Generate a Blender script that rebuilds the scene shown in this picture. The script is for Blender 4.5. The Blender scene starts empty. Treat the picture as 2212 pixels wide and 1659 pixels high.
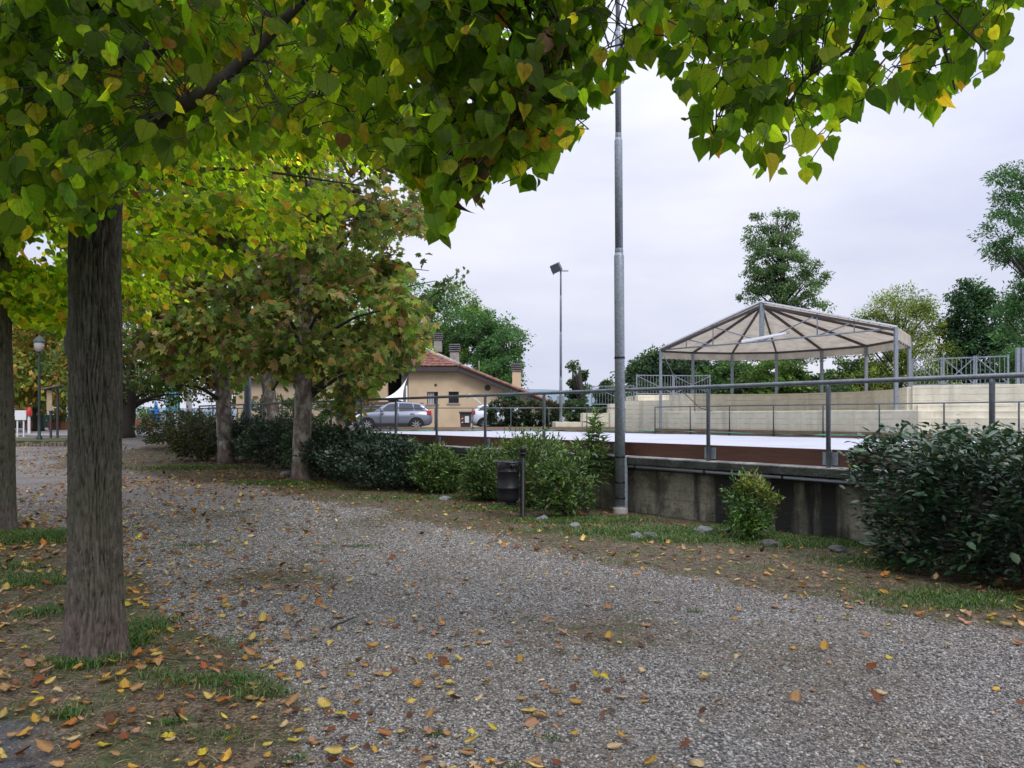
import bpy, math, random
import numpy as np
from mathutils import Vector, Matrix, noise as mnoise
random.seed(7)
R = np.random.default_rng(11)
S = bpy.context.scene
COL = S.collection
rad = math.radians

# ------------------------------------------------------------------ camera, sky, sun, exposure
CAMH, FP, HY = 1.6, 760.0, 416.5
cam = bpy.data.objects.new('camera', bpy.data.cameras.new('camera')); COL.objects.link(cam)
cam.location = (0, 0, CAMH); cam.rotation_euler = (rad(90), 0, 0)
cam.data.sensor_width = 36; cam.data.lens = FP / 1024 * 36
cam.data.shift_y = (HY - 384) / 1024
cam.data.clip_start = .05; cam.data.clip_end = 3000
S.camera = cam
world = bpy.data.worlds.new('World'); S.world = world; world.use_nodes = True
wt = world.node_tree; wt.nodes.clear()
def wn(t, **k):
    n = wt.nodes.new(t)
    for a, b in k.items(): setattr(n, a, b)
    return n
sky = wn('ShaderNodeTexSky', sky_type='NISHITA', sun_disc=False, sun_elevation=rad(48), sun_rotation=rad(150))
b1 = wn('ShaderNodeBackground'); b1.inputs[1].default_value = .1
wt.links.new(sky.outputs[0], b1.inputs[0])
tc = wn('ShaderNodeTexCoord'); mp = wn('ShaderNodeMapping'); mp.inputs['Scale'].default_value = (1, 1, 3.2)
nz = wn('ShaderNodeTexNoise'); nz.inputs['Scale'].default_value = 2.2; nz.inputs['Detail'].default_value = 7
wt.links.new(tc.outputs['Generated'], mp.inputs[0]); wt.links.new(mp.outputs[0], nz.inputs['Vector'])
cr = wn('ShaderNodeValToRGB')
cr.color_ramp.elements[0].position = .38; cr.color_ramp.elements[0].color = (.64, .67, .84, 1)
cr.color_ramp.elements[1].position = .64; cr.color_ramp.elements[1].color = (.84, .845, .94, 1)
wt.links.new(nz.outputs['Fac'], cr.inputs[0])
sx = wn('ShaderNodeSeparateXYZ'); wt.links.new(tc.outputs['Generated'], sx.inputs[0])
mr = wn('ShaderNodeMapRange'); mr.inputs['From Min'].default_value = .0; mr.inputs['From Max'].default_value = 1
mr.inputs['To Min'].default_value = .86; mr.inputs['To Max'].default_value = 2.6
pw_ = wn('ShaderNodeMath', operation='POWER'); pw_.inputs[1].default_value = 2.2; mz = wn('ShaderNodeMath', operation='MAXIMUM'); mz.inputs[1].default_value = 0
wt.links.new(sx.outputs['Z'], mz.inputs[0]); wt.links.new(mz.outputs[0], pw_.inputs[0]); wt.links.new(pw_.outputs[0], mr.inputs[0])
b2 = wn('ShaderNodeBackground'); wt.links.new(cr.outputs[0], b2.inputs[0]); wt.links.new(mr.outputs[0], b2.inputs[1])
mx = wn('ShaderNodeMixShader'); mx.inputs[0].default_value = .93
wt.links.new(b1.outputs[0], mx.inputs[1]); wt.links.new(b2.outputs[0], mx.inputs[2])
wo = wn('ShaderNodeOutputWorld'); wt.links.new(mx.outputs[0], wo.inputs[0])
sl = bpy.data.lights.new('sun', 'SUN'); sl.energy = 1.5; sl.angle = rad(22); sl.color = (1, .96, .9)
so = bpy.data.objects.new('sun', sl); COL.objects.link(so)
so.rotation_euler = (rad(42), 0, rad(30))
S.view_settings.view_transform = 'Standard'; S.view_settings.look = 'None'
S.view_settings.gamma = 1; S.view_settings.exposure = 0.3
S.cycles.use_denoising = True
S.cycles.max_bounces = 7; S.cycles.diffuse_bounces = 3; S.cycles.transmission_bounces = 5; S.cycles.glossy_bounces = 3
S.cycles.sample_clamp_indirect = 6

# ------------------------------------------------------------------ helpers: objects and meshes
def tag(o, label=None, cat=None, group=None, kind=None):
    if label: o['label'] = label
    if cat: o['category'] = cat
    if group: o['group'] = group
    if kind: o['kind'] = kind
    return o
def thing(name, label, cat, loc=(0, 0, 0), rz=0, group=None):
    o = bpy.data.objects.new(name, None); COL.objects.link(o)
    o.location = loc; o.rotation_euler = (0, 0, rz); o.empty_display_size = .2
    return tag(o, label, cat, group)
def link(name, me, parent=None, M=None, mat=None):
    o = bpy.data.objects.new(name, me); COL.objects.link(o)
    if mat is not None and not me.materials: me.materials.append(mat)
    if parent is not None: o.parent = parent
    if M is not None: o.matrix_local = M
    return o
def np_mesh(name, V, F, col=None, uv=None, smooth=False):
    """V (n,3), F (m,k) index array"""
    me = bpy.data.meshes.new(name)
    V = np.ascontiguousarray(V, dtype=np.float32); F = np.ascontiguousarray(F, dtype=np.int32)
    me.vertices.add(len(V)); me.vertices.foreach_set('co', V.ravel())
    me.loops.add(F.size); me.loops.foreach_set('vertex_index', F.ravel())
    me.polygons.add(len(F)); me.polygons.foreach_set('loop_start', np.arange(0, F.size, F.shape[1], dtype=np.int32))
    me.polygons.foreach_set('loop_total', np.full(len(F), F.shape[1], dtype=np.int32))
    if smooth: me.polygons.foreach_set('use_smooth', np.ones(len(F), dtype=bool))
    if col is not None:
        a = me.attributes.new('col', 'FLOAT_COLOR', 'POINT')
        c = np.ones((len(V), 4), dtype=np.float32); c[:, :3] = col; a.data.foreach_set('color', c.ravel())
    if uv is not None:
        a = me.attributes.new('luv', 'FLOAT_VECTOR', 'POINT')
        c = np.zeros((len(V), 3), dtype=np.float32); c[:, :2] = uv; a.data.foreach_set('vector', c.ravel())
    me.update(calc_edges=True)
    return me
class MB:
    def __init__(s): s.v = []; s.f = []; s.sm = []
    def add(s, vs, fs, smooth=False):
        n = len(s.v); s.v += [tuple(p) for p in vs]; s.f += [tuple(i + n for i in f) for f in fs]; s.sm += [smooth] * len(fs); return s
    def box(s, x0, x1, y0, y1, z0, z1):
        return s.add([(x0, y0, z0), (x1, y0, z0), (x1, y1, z0), (x0, y1, z0), (x0, y0, z1), (x1, y0, z1), (x1, y1, z1), (x0, y1, z1)],
                     [(0, 3, 2, 1), (4, 5, 6, 7), (0, 1, 5, 4), (1, 2, 6, 5), (2, 3, 7, 6), (3, 0, 4, 7)])
    def beam(s, a, b, w, h, up=(0, 0, 1)):
        a = Vector(a); b = Vector(b); d = (b - a).normalized(); u = Vector(up)
        if abs(d.dot(u)) > .99: u = Vector((1, 0, 0))
        sd = d.cross(u).normalized(); u = sd.cross(d).normalized()
        vs = []
        for p in (a, b):
            for i, j in ((-1, -1), (1, -1), (1, 1), (-1, 1)): vs.append(p + sd * (i * w / 2) + u * (j * h / 2))
        return s.add(vs, [(0, 1, 2, 3), (7, 6, 5, 4), (0, 4, 5, 1), (1, 5, 6, 2), (2, 6, 7, 3), (3, 7, 4, 0)])
    def tube(s, pts, r, n=8, cap=True):
        pts = [Vector(p) for p in pts]; rs = r if hasattr(r, '__len__') else [r] * len(pts)
        u = None; vs = []
        for i, p in enumerate(pts):
            d = (pts[min(i + 1, len(pts) - 1)] - pts[max(i - 1, 0)])
            d = d.normalized() if d.length > 1e-9 else Vector((0, 0, 1))
            if u is None:
                u = Vector((1, 0, 0)) if abs(d.x) < .9 else Vector((0, 1, 0))
            u = (u - d * u.dot(d)).normalized(); w = d.cross(u)
            for k in range(n):
                a = 2 * math.pi * k / n
                vs.append(p + (u * math.cos(a) + w * math.sin(a)) * rs[i])
        fs = []
        for i in range(len(pts) - 1):
            for k in range(n):
                fs.append((i * n + k, i * n + (k + 1) % n, (i + 1) * n + (k + 1) % n, (i + 1) * n + k))
        m = len(s.v); s.add(vs, fs, True)
        if cap:
            L = (len(pts) - 1) * n
            s.f += [tuple(m + k for k in reversed(range(n))), tuple(m + L + k for k in range(n))]; s.sm += [False, False]
        return s
    def lathe(s, prof, n=20, c=(0, 0, 0)):
        vs = []; fs = []
        for r, z in prof:
            for k in range(n):
                a = 2 * math.pi * k / n; vs.append((c[0] + r * math.cos(a), c[1] + r * math.sin(a), c[2] + z))
        for i in range(len(prof) - 1):
            for k in range(n): fs.append((i * n + k, i * n + (k + 1) % n, (i + 1) * n + (k + 1) % n, (i + 1) * n + k))
        return s.add(vs, fs, True)
    def prism(s, poly, z0, z1):
        n = len(poly); vs = [(x, y, z0) for x, y in poly] + [(x, y, z1) for x, y in poly]
        return s.add(vs, [tuple(reversed(range(n))), tuple(range(n, 2 * n))] + [(i, (i + 1) % n, n + (i + 1) % n, n + i) for i in range(n)])
    def slab(s, poly, y0, y1):
        """poly in (x,z), extruded along y"""
        n = len(poly); vs = [(x, y0, z) for x, z in poly] + [(x, y1, z) for x, z in poly]
        return s.add(vs, [tuple(range(n)), tuple(reversed(range(n, 2 * n)))] + [((i + 1) % n, i, n + i, n + (i + 1) % n) for i in range(n)])
    def build(s, name, mat, parent=None, M=None, bevel=0):
        me = bpy.data.meshes.new(name); me.from_pydata(s.v, [], s.f)
        me.polygons.foreach_set('use_smooth', s.sm); me.materials.append(mat); me.update()
        o = link(name, me, parent, M)
        if bevel:
            m = o.modifiers.new('b', 'BEVEL'); m.width = bevel; m.segments = 2; m.limit_method = 'ANGLE'
        return o
def TR(x=0, y=0, z=0, rz=0): return Matrix.Translation((x, y, z)) @ Matrix.Rotation(rz, 4, 'Z')
# pixel (1024 x 768 frame) and distance -> world point, measured from the photograph
def W(px, py, Y): return Vector(((px - 512) / FP * Y, Y, CAMH - (py - HY) / FP * Y))
def terr(Y):
    t = np.clip((np.asarray(Y, dtype=float) - 18) / 22, 0, 1)
    return .85 * t * t * (3 - 2 * t)
def G(px, py):
    Y = 1.0
    for _ in range(60):
        Y = (CAMH - float(terr(Y))) * FP / max(py - HY, .5) * .5 + Y * .5
    return Vector(((px - 512) / FP * Y, Y, float(terr(Y))))
K2 = 1024 / 2212
def g2(x, y): p = G(x * K2, y * K2); return (p.x, p.y)
def vnoise(P, sc, seed=0.0):
    return np.array([mnoise.noise(Vector((p[0] * sc + seed, p[1] * sc - seed, (p[2] if len(p) > 2 else 0) * sc))) for p in P])
def fbm2(X, Y, sc, seed=0):
    """cheap vectorised value noise in 2D, -1..1"""
    out = 0; amp = 1; tot = 0
    for o in range(3):
        x = X * sc * 2 ** o + seed * 7.3; y = Y * sc * 2 ** o + seed * 3.1
        xi = np.floor(x); yi = np.floor(y); fx = x - xi; fy = y - yi
        fx = fx * fx * (3 - 2 * fx); fy = fy * fy * (3 - 2 * fy)
        def h(a, b):
            v = np.sin(a * 127.1 + b * 311.7 + seed * 17.7) * 43758.5453; return (v - np.floor(v)) * 2 - 1
        out = out + amp * ((h(xi, yi) * (1 - fx) + h(xi + 1, yi) * fx) * (1 - fy) + (h(xi, yi + 1) * (1 - fx) + h(xi + 1, yi + 1) * fx) * fy)
        tot += amp; amp *= .5
    return out / tot

# ------------------------------------------------------------------ helpers: materials
class NT:
    def __init__(s, name):
        s.m = bpy.data.materials.new(name); s.m.use_nodes = True; s.t = s.m.node_tree; s.t.nodes.clear()
        s.out = s.t.nodes.new('ShaderNodeOutputMaterial')
    def n(s, t, ins=None, **k):
        n = s.t.nodes.new(t)
        for a, b in k.items(): setattr(n, a, b)
        for a, b in (ins or {}).items():
            if hasattr(b, 'links') or isinstance(b, bpy.types.NodeSocket): s.t.links.new(b, n.inputs[a])
            else: n.inputs[a].default_value = b
        return n
    def noise(s, scale, detail=4, vec=None, rough=.55, out='Fac'):
        i = {'Scale': scale, 'Detail': detail, 'Roughness': rough}
        if vec is not None: i['Vector'] = vec
        return s.n('ShaderNodeTexNoise', i).outputs[out]
    def pos(s, sc=(1, 1, 1), src='Object'):
        if src == 'Position': v = s.n('ShaderNodeNewGeometry').outputs['Position']
        else: v = s.n('ShaderNodeTexCoord').outputs[src]
        return s.n('ShaderNodeMapping', {'Vector': v, 'Scale': sc}).outputs[0]
    def ramp(s, fac, stops):
        n = s.n('ShaderNodeValToRGB', {'Fac': fac}); e = n.color_ramp.elements
        while len(e) < len(stops): e.new(.5)
        for q, (p, c) in zip(e, stops):
            q.position = p; q.color = (*c, 1) if hasattr(c, '__len__') else (c, c, c, 1)
        return n.outputs['Color']
    def mix(s, f, a, b, mode='MIX'):
        n = s.n('ShaderNodeMix', data_type='RGBA', blend_type=mode)
        for k, v in (('Factor', f), ('A', a), ('B', b)):
            idx = {'Factor': 0, 'A': 6, 'B': 7}[k]
            if isinstance(v, bpy.types.NodeSocket): s.t.links.new(v, n.inputs[idx])
            else: n.inputs[idx].default_value = v if k == 'Factor' else ((*v, 1) if hasattr(v, '__len__') and len(v) == 3 else v)
        return n.outputs[2]
    def math(s, op, a, b=0.0, clamp=False):
        n = s.n('ShaderNodeMath', {0: a, 1: b}, operation=op, use_clamp=clamp); return n.outputs[0]
    def bump(s, h, st=.5, dist=.02): return s.n('ShaderNodeBump', {'Height': h, 'Strength': st, 'Distance': dist}).outputs[0]
    def pbr(s, col, rough=.6, nrm=None, metal=0, spec=.5, **k):
        i = {'Base Color': col if isinstance(col, bpy.types.NodeSocket) else (*col, 1), 'Roughness': rough, 'Metallic': metal, 'Specular IOR Level': spec}
        i.update(k)
        if nrm is not None: i['Normal'] = nrm
        n = s.n('ShaderNodeBsdfPrincipled', i); s.t.links.new(n.outputs[0], s.out.inputs[0]); return n
def plain(name, c, rough=.6, metal=0, var=.15, sc=6, bump=0, spec=.5, bsc=None):
    t = NT(name); p = t.pos()
    f = t.noise(sc, 5, p)
    c2 = tuple(min(1, x * (1 + var)) for x in c); c1 = tuple(x * (1 - var) for x in c)
    col = t.ramp(f, [(.3, c1), (.7, c2)])
    nr = t.bump(t.noise(bsc or sc * 4, 5, p), bump, .01) if bump else None
    rr = t.math('ADD', t.math('MULTIPLY', t.noise(sc * 2, 4, p), .2), rough - .1)
    t.pbr(col, rr, nr, metal, spec); return t.m

def leaf_mat(name, trans=.45, rough=.45, vein=True, spec=.4, boost=1.6, dk=1.0, edge=False):
    t = NT(name)
    a = t.n('ShaderNodeAttribute', attribute_name='col').outputs['Color']
    p = t.pos()
    mot = t.noise(38, 3, p)
    col = t.mix(1.0, a, t.ramp(mot, [(.3, .72), (.7, 1.22)]), 'MULTIPLY')
    if vein:
        uv = t.n('ShaderNodeSeparateXYZ', {0: t.n('ShaderNodeAttribute', attribute_name='luv').outputs['Vector']})
        ax = t.math('ABSOLUTE', uv.outputs[0])
        mid = t.math('LESS_THAN', ax, .018)
        k = t.math('FRACT', t.math('MULTIPLY', t.math('SUBTRACT', uv.outputs[1], t.math('MULTIPLY', ax, .75)), 6.0))
        side = t.math('LESS_THAN', k, .1)
        v = t.math('MAXIMUM', mid, t.math('MULTIPLY', side, .6))
        col = t.mix(t.math('MULTIPLY', v, .62), col, t.mix(1.0, col, (.42, .46, .4), 'MULTIPLY'))
        col = t.mix(t.ramp(t.noise(9, 3, p), [(.4, 0.), (.7, .35)]), col, t.mix(1.0, col, (1.5, 1.25, .8), 'MULTIPLY'))
    if edge:
        c3 = t.math('ADD', t.math('MULTIPLY', ax, 1.1), t.math('MULTIPLY', t.noise(30, 4, p), .9)); col = t.mix(t.ramp(c3, [(.62, 0.), (.9, .8)]), col, (.09, .042, .02))
    tcol = t.mix(1.0, col, (boost, boost * 1.08, boost * .55), 'MULTIPLY')
    d = t.n('ShaderNodeBsdfPrincipled', {'Base Color': t.mix(1.0, col, (dk, dk, dk), 'MULTIPLY'), 'Roughness': rough, 'Specular IOR Level': spec})
    tr = t.n('ShaderNodeBsdfTranslucent', {'Color': tcol})
    m = t.n('ShaderNodeMixShader', {0: trans, 1: d.outputs[0], 2: tr.outputs[0]})
    t.t.links.new(m.outputs[0], t.out.inputs[0]); return t.m
M_LEAF = leaf_mat('linden_leaf', .66, .5, spec=.15, boost=2.9, dk=.6)
M_FAR = leaf_mat('far_leaf', .42, .55, vein=False, boost=1.7, spec=.25)
M_SHRUB = leaf_mat('shrub_leaf', .25, .38, vein=False, spec=.5, boost=1.3)
M_LAUREL = leaf_mat('glossy_leaf', .1, .3, vein=False, spec=.6, boost=1.2)
M_DRY = leaf_mat('dry_leaf', .2, .6, vein=True, spec=.25, boost=1.2, edge=True)
M_GRASS = leaf_mat('grass_blade', .3, .5, vein=False, boost=1.3)

def galvanised(name, base=(.23, .26, .30)):
    t = NT(name); p = t.pos()
    v = t.n('ShaderNodeTexVoronoi', {'Vector': p, 'Scale': 38}).outputs['Color']
    f = t.n('ShaderNodeSeparateColor', {0: v}).outputs[0]
    c = t.ramp(f, [(0, tuple(x * .78 for x in base)), (1, tuple(x * 1.2 for x in base))])
    n = t.noise(3, 6, t.pos((1, 1, .5)))
    c = t.mix(t.ramp(n, [(.45, 0.), (.8, .4)]), c, (.34, .36, .4))
    t.pbr(c, .48, t.bump(n, .15, .004), .35); return t.m
M_RIB = plain('brown_grey_steel', (.075, .062, .06), .6, .1)
M_GALV = galvanised('galvanised_steel', (.23, .265, .31)); M_GALVD = galvanised('galvanised_dark', (.12, .135, .155))
M_BLACK = plain('black_metal', (.009, .009, .014), .5, 0, .3, 9, .1, spec=.35)
M_BAG = plain('bin_bag', (.01, .01, .014), .25, 0, .3, 9, .6)
M_WHITE = plain('white_paint', (.72, .73, .76), .4, 0, .06)
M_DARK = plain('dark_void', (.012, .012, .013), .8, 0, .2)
M_RUB = plain('rubber', (.018, .018, .02), .8, 0, .2)
M_CHROME = plain('silver_wheel', (.55, .56, .6), .3, .7, .1)
M_TERRA = plain('terracotta', (.42, .16, .09), .8, 0, .2)
M_GREENP = plain('green_paint', (.02, .10, .075), .5)
M_GREEND = plain('dark_green_paint', (.015, .035, .03), .5)
M_BLUEP = plain('blue_plastic', (.02, .2, .55), .4)
M_REDP = plain('red_plastic', (.5, .04, .03), .4)
M_TEAL = plain('teal_panel', (.12, .32, .4), .4)
M_WOODL = plain('pale_wood', (.42, .32, .2), .7, 0, .25, 8, .2)
M_ROCK = plain('grey_rock', (.17, .175, .18), .85, 0, .4, 14, .7)
M_PLASTICG = plain('grey_pipe_plastic', (.2, .215, .25), .45, 0, .12, 4)

def wood_mat(name, c1, c2, along=(1, 14, 14), rough=.7):
    t = NT(name); p = t.pos(along)
    oi = t.n('ShaderNodeObjectInfo').outputs['Random']
    f = t.noise(2.4, 7, t.n('ShaderNodeVectorMath', {0: p, 1: t.n('ShaderNodeCombineXYZ', {0: t.math('MULTIPLY', oi, 40)}).outputs[0]}, operation='ADD').outputs[0], .65)
    c = t.ramp(f, [(.3, c1), (.68, c2)])
    kn = t.n('ShaderNodeTexVoronoi', {'Vector': t.pos((.9, 5, 5)), 'Scale': 1.2}).outputs['Distance']
    c = t.mix(t.ramp(kn, [(.04, .8), (.13, 0.)]), c, tuple(x * .25 for x in c1))
    c = t.mix(t.math('MULTIPLY', oi, .35), c, tuple(x * .8 for x in c2))
    t.pbr(c, rough, t.bump(f, .35, .006)); return t.m
M_BOARDRED = wood_mat('red_stained_board', (.045, .018, .012), (.105, .038, .022))
M_BOARDW = wood_mat('weathered_board', (.13, .075, .05), (.3, .2, .14))
M_SLEEPER = wood_mat('dark_sleeper', (.03, .026, .026), (.11, .095, .09))

def bark_mat(name, dark, light, algae, mott=False):
    t = NT(name); p = t.pos((1, 1, .32))
    h = t.n('ShaderNodeAttribute', attribute_name='hgt').outputs['Fac']
    f = t.noise(34, 6, p, .7)
    c = t.ramp(f, [(.32, dark), (.7, light)])
    c = t.mix(t.ramp(t.noise(2.2, 4, t.pos()), [(.42, 0.), (.62, .65)]), c, algae)
    c = t.mix(t.ramp(t.noise(28, 5, t.pos((1, 1, 1.6)), .7), [(.56, 0.), (.66, .6)]), c, tuple(x * .35 for x in dark))
    c = t.mix(t.ramp(t.noise(70, 3, t.pos()), [(.66, 0.), (.72, .55)]), c, (.22, .21, .17))
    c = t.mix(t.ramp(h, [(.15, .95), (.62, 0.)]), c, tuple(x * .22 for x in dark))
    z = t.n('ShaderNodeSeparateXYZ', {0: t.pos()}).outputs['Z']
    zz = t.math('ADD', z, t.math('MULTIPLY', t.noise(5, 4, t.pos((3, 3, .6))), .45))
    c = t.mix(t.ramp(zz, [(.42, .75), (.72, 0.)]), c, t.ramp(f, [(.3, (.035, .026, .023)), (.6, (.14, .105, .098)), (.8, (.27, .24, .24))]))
    t.pbr(c, .85, t.bump(t.noise(60, 6, p, .7), .6, .01)); return t.m
M_BARK = bark_mat('furrowed_bark', (.04, .034, .027), (.14, .122, .095), (.07, .078, .046))
M_LIMB = plain('dark_branch_bark', (.032, .026, .022), .85, 0, .4, 20, .5)
def plane_bark():
    t = NT('plane_bark'); p = t.pos((1, 1, .55))
    f = t.noise(5.5, 5, p, .6); g = t.noise(13, 4, t.pos((1.3, 1.3, .5)), .6)
    c = t.ramp(f, [(.36, (.085, .062, .05)), (.5, (.14, .11, .088)), (.56, (.26, .235, .2)), (.7, (.33, .31, .27))])
    c = t.mix(t.ramp(g, [(.62, 0.), (.66, .9)]), c, (.07, .04, .035))
    z = t.n('ShaderNodeSeparateXYZ', {0: t.pos()}).outputs['Z']
    c = t.mix(t.ramp(t.math('ADD', z, g), [(.9, .75), (1.5, 0.)]), c, t.ramp(g, [(.4, (.07, .045, .038)), (.7, (.2, .15, .13))]))
    t.pbr(c, .8, t.bump(f, .4, .01)); return t.m
M_PLANE = plane_bark()

def concrete(name, base, stain, board=True, dirt=.5, crack=False):
    t = NT(name); p = t.pos()
    f = t.noise(1.3, 6, p, .6); g = t.noise(9, 5, p, .65)
    c = t.ramp(g, [(.3, tuple(x * .7 for x in base)), (.7, tuple(x * 1.15 for x in base))])
    c = t.mix(t.ramp(t.noise(2.1, 6, p, .7), [(.46, 0.), (.56, .85)]), c, tuple(x * .34 for x in base))
    c = t.mix(t.ramp(t.noise(26, 5, p, .7), [(.56, 0.), (.64, .7)]), c, tuple(x * .3 for x in base))
    streak = t.noise(1.1, 5, t.pos((1.7, 1.7, .16)), .6)
    c = t.mix(t.ramp(streak, [(.50, 0.), (.60, dirt)]), c, stain)
    h = g
    if board:
        z = t.n('ShaderNodeSeparateXYZ', {0: p}).outputs['Z']
        fr = t.math('FRACT', t.math('MULTIPLY', z, 7.2)); ln = t.math('LESS_THAN', fr, .05)
        c = t.mix(t.math('MULTIPLY', ln, .1), c, tuple(x * .45 for x in base))
        h = t.math('SUBTRACT', g, t.math('MULTIPLY', ln, .5))
    t.pbr(c, .85, t.bump(h, .9, .03)); return t.m
M_CONC = concrete('stained_concrete', (.30, .275, .22), (.018, .018, .018), True, .97)
M_COPE = concrete('mossy_concrete', (.05, .058, .048), (.016, .018, .016), False, .8)
M_COPETOP = concrete('coping_top', (.5, .49, .48), (.14, .12, .10), False, .6)
def cream():
    t = NT('cream_painted_concrete'); p = t.pos()
    g = t.noise(3, 5, p, .6)
    c = t.ramp(g, [(.3, (.60, .56, .44)), (.7, (.74, .70, .57))])
    z = t.n('ShaderNodeSeparateXYZ', {0: p}).outputs['Z']
    zz = t.math('ADD', z, t.math('MULTIPLY', t.noise(1.5, 3, p), .05))
    fr = t.math('FRACT', t.math('MULTIPLY', zz, 5.2)); ln = t.math('LESS_THAN', fr, .07)
    brk = t.ramp(t.noise(2.6, 4, t.pos((1, 1, .6))), [(.4, 0.), (.55, .85)])
    c = t.mix(t.math('MULTIPLY', ln, brk), c, (.22, .19, .14))
    ch = t.ramp(t.noise(9, 5, t.pos((1, 1, .5)), .7), [(.7, 0.), (.72, .8)])
    c = t.mix(ch, c, (.2, .17, .14))
    st = t.ramp(t.noise(1.4, 5, t.pos((2.2, 2.2, .2)), .65), [(.52, 0.), (.72, .45)])
    c = t.mix(st, c, (.3, .26, .2))
    t.pbr(c, .75, t.bump(t.math('SUBTRACT', g, t.math('MULTIPLY', ln, .4)), .4, .01)); return t.m
M_CREAM = cream()
M_STUCCO = plain('ochre_stucco', (.58, .45, .30), .9, 0, .1, 1.2, .2, bsc=60)
M_STUCCO2 = plain('grey_beige_stucco', (.5, .40, .28), .9, 0, .1, 1.0, .2, bsc=60)
M_TILE = plain('terracotta_tile', (.25, .12, .09), .85, 0, .55, 3.5, .3)
M_TILE2 = plain('lichen_tile', (.33, .27, .24), .85, 0, .4, 3.5, .3)
M_FASCIA = plain('dark_fascia', (.05, .042, .045), .6)
M_CHIM = plain('chimney_concrete', (.3, .28, .26), .85, 0, .2, 4, .3)
M_CHIMD = plain('chimney_cap', (.15, .145, .15), .8, 0, .3, 5, .3)
def tarp():
    t = NT('white_tarp'); p = t.pos((.35, 2.2, 1))
    n = t.noise(1.6, 6, p, .6)
    c = t.ramp(n, [(.3, (.40, .42, .49)), (.62, (.52, .54, .62))])
    t.pbr(c, .42, t.bump(n, .8, .05)); return t.m
M_TARP = tarp()
M_NET = plain('green_netting', (.03, .16, .10), .6, 0, .4, 3)
def canvas():
    t = NT('beige_canvas'); p = t.pos()
    c = t.ramp(t.noise(2.5, 6, p), [(.35, (.48, .43, .36)), (.6, (.62, .56, .48))])
    c = t.mix(t.ramp(t.noise(3.4, 7, t.pos((1, 2.4, 1)), .7), [(.62, 0.), (.7, .7)]), c, (.26, .22, .17))
    d = t.n('ShaderNodeBsdfPrincipled', {'Base Color': c, 'Roughness': .7})
    tr = t.n('ShaderNodeBsdfTranslucent', {'Color': c})
    t.t.links.new(t.n('ShaderNodeMixShader', {0: .33, 1: d.outputs[0], 2: tr.outputs[0]}).outputs[0], t.out.inputs[0]); return t.m
M_CANVAS = canvas()
M_GLASS = NT('dark_car_glass'); M_GLASS.pbr((.025, .035, .05), .06, None, 0, .9); M_GLASS = M_GLASS.m
def paint(name, c, metal):
    t = NT(name); t.pbr(c, .28, None, metal, .5, **{'Coat Weight': .7, 'Coat Roughness': .05}); return t.m
M_CARG = paint('silver_blue_paint', (.19, .21, .275), .45); M_CARW = paint('white_car_paint', (.66, .70, .80), .0)
M_LAMPR = paint('red_lamp', (.55, .015, .015), 0); M_LAMPW = paint('clear_lamp', (.6, .62, .66), .3)

# ------------------------------------------------------------------ ground
def sdist(X, Y, poly):
    """signed distance, negative inside"""
    d = np.full(X.shape, 1e9); inside = np.zeros(X.shape, bool); n = len(poly)
    for i in range(n):
        ax, ay = poly[i]; bx, by = poly[(i + 1) % n]
        ex, ey = bx - ax, by - ay; L = ex * ex + ey * ey + 1e-12
        t = np.clip(((X - ax) * ex + (Y - ay) * ey) / L, 0, 1)
        d = np.minimum(d, np.hypot(X - ax - t * ex, Y - ay - t * ey))
        c = ((ay > Y) != (by > Y)) & (X < (bx - ax) * (Y - ay) / (by - ay + 1e-12) + ax)
        inside ^= c
    return np.where(inside, -d, d)
POLY_L = [g2(705, 1700), g2(650, 1560), g2(640, 1480), g2(560, 1430), g2(470, 1375), g2(390, 1330), g2(320, 1285), g2(285, 1235), g2(200, 1200),
          g2(130, 1140), g2(60, 1120), g2(-100, 1115), (-12, 12), (-12, 1.5), (-.85, 1.5)]
POLY_R = [g2(120, 1015), g2(250, 1010), g2(400, 1035), g2(540, 1045), g2(640, 1072), g2(760, 1092), g2(900, 1128), g2(1050, 1150), g2(1160, 1195), g2(1400, 1222), g2(1600, 1262),
          g2(1800, 1292), g2(2000, 1335), g2(2212, 1378), (7.5, 4.0), (11, 1.5), (14, 3), (9, 8), (-13, 33), g2(350, 960), g2(260, 975), g2(120, 985)]
POLY_A = [g2(-60, 1540), g2(30, 1552), g2(80, 1575), g2(112, 1610), g2(130, 1665), (-1.5, 1.2), (-9, -3), (-9, 3.2)]
MUD = [(g2(1290, 1350), .8, .42), (g2(1180, 1390), .55, .3), (g2(600, 1250), .9, .4), (g2(480, 1110), 1.3, .3), (g2(1180, 1160), 1.0, .4), (g2(800, 1130), 1.3, .25), (g2(950, 1250), .7, .22), (g2(1700, 1420), .8, .25)]
def ground_masks(X, Y):
    n1 = fbm2(X, Y, 1.1, 1); n2 = fbm2(X, Y, 4.5, 2)
    dl = sdist(X, Y, POLY_L) + n1 * .25 + n2 * .12
    dr = sdist(X, Y, POLY_R) + n1 * .45 + n2 * .15
    k = .35
    soil = np.maximum(np.clip(.5 - dl / k, 0, 1), np.clip(.5 - dr / (k * 1.8), 0, 1))
    for (mx_, my_), r, a in MUD:
        dd = np.hypot((X - mx_), (Y - my_) * .8) / r + n2 * .35 + n1 * .3
        soil = np.maximum(soil, np.clip(1.1 - dd, 0, 1) * a * 2)
    asp = np.clip(.5 - (sdist(X, Y, POLY_A) + n2 * .05) / .06, 0, 1)
    return soil, asp
GP = []   # grass patches: x, y, radius x, radius y, weight, height
def patch(x, y, rx, ry, w, h): p = g2(x, y); GP.append((p[0], p[1], rx, ry, w, h))
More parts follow.
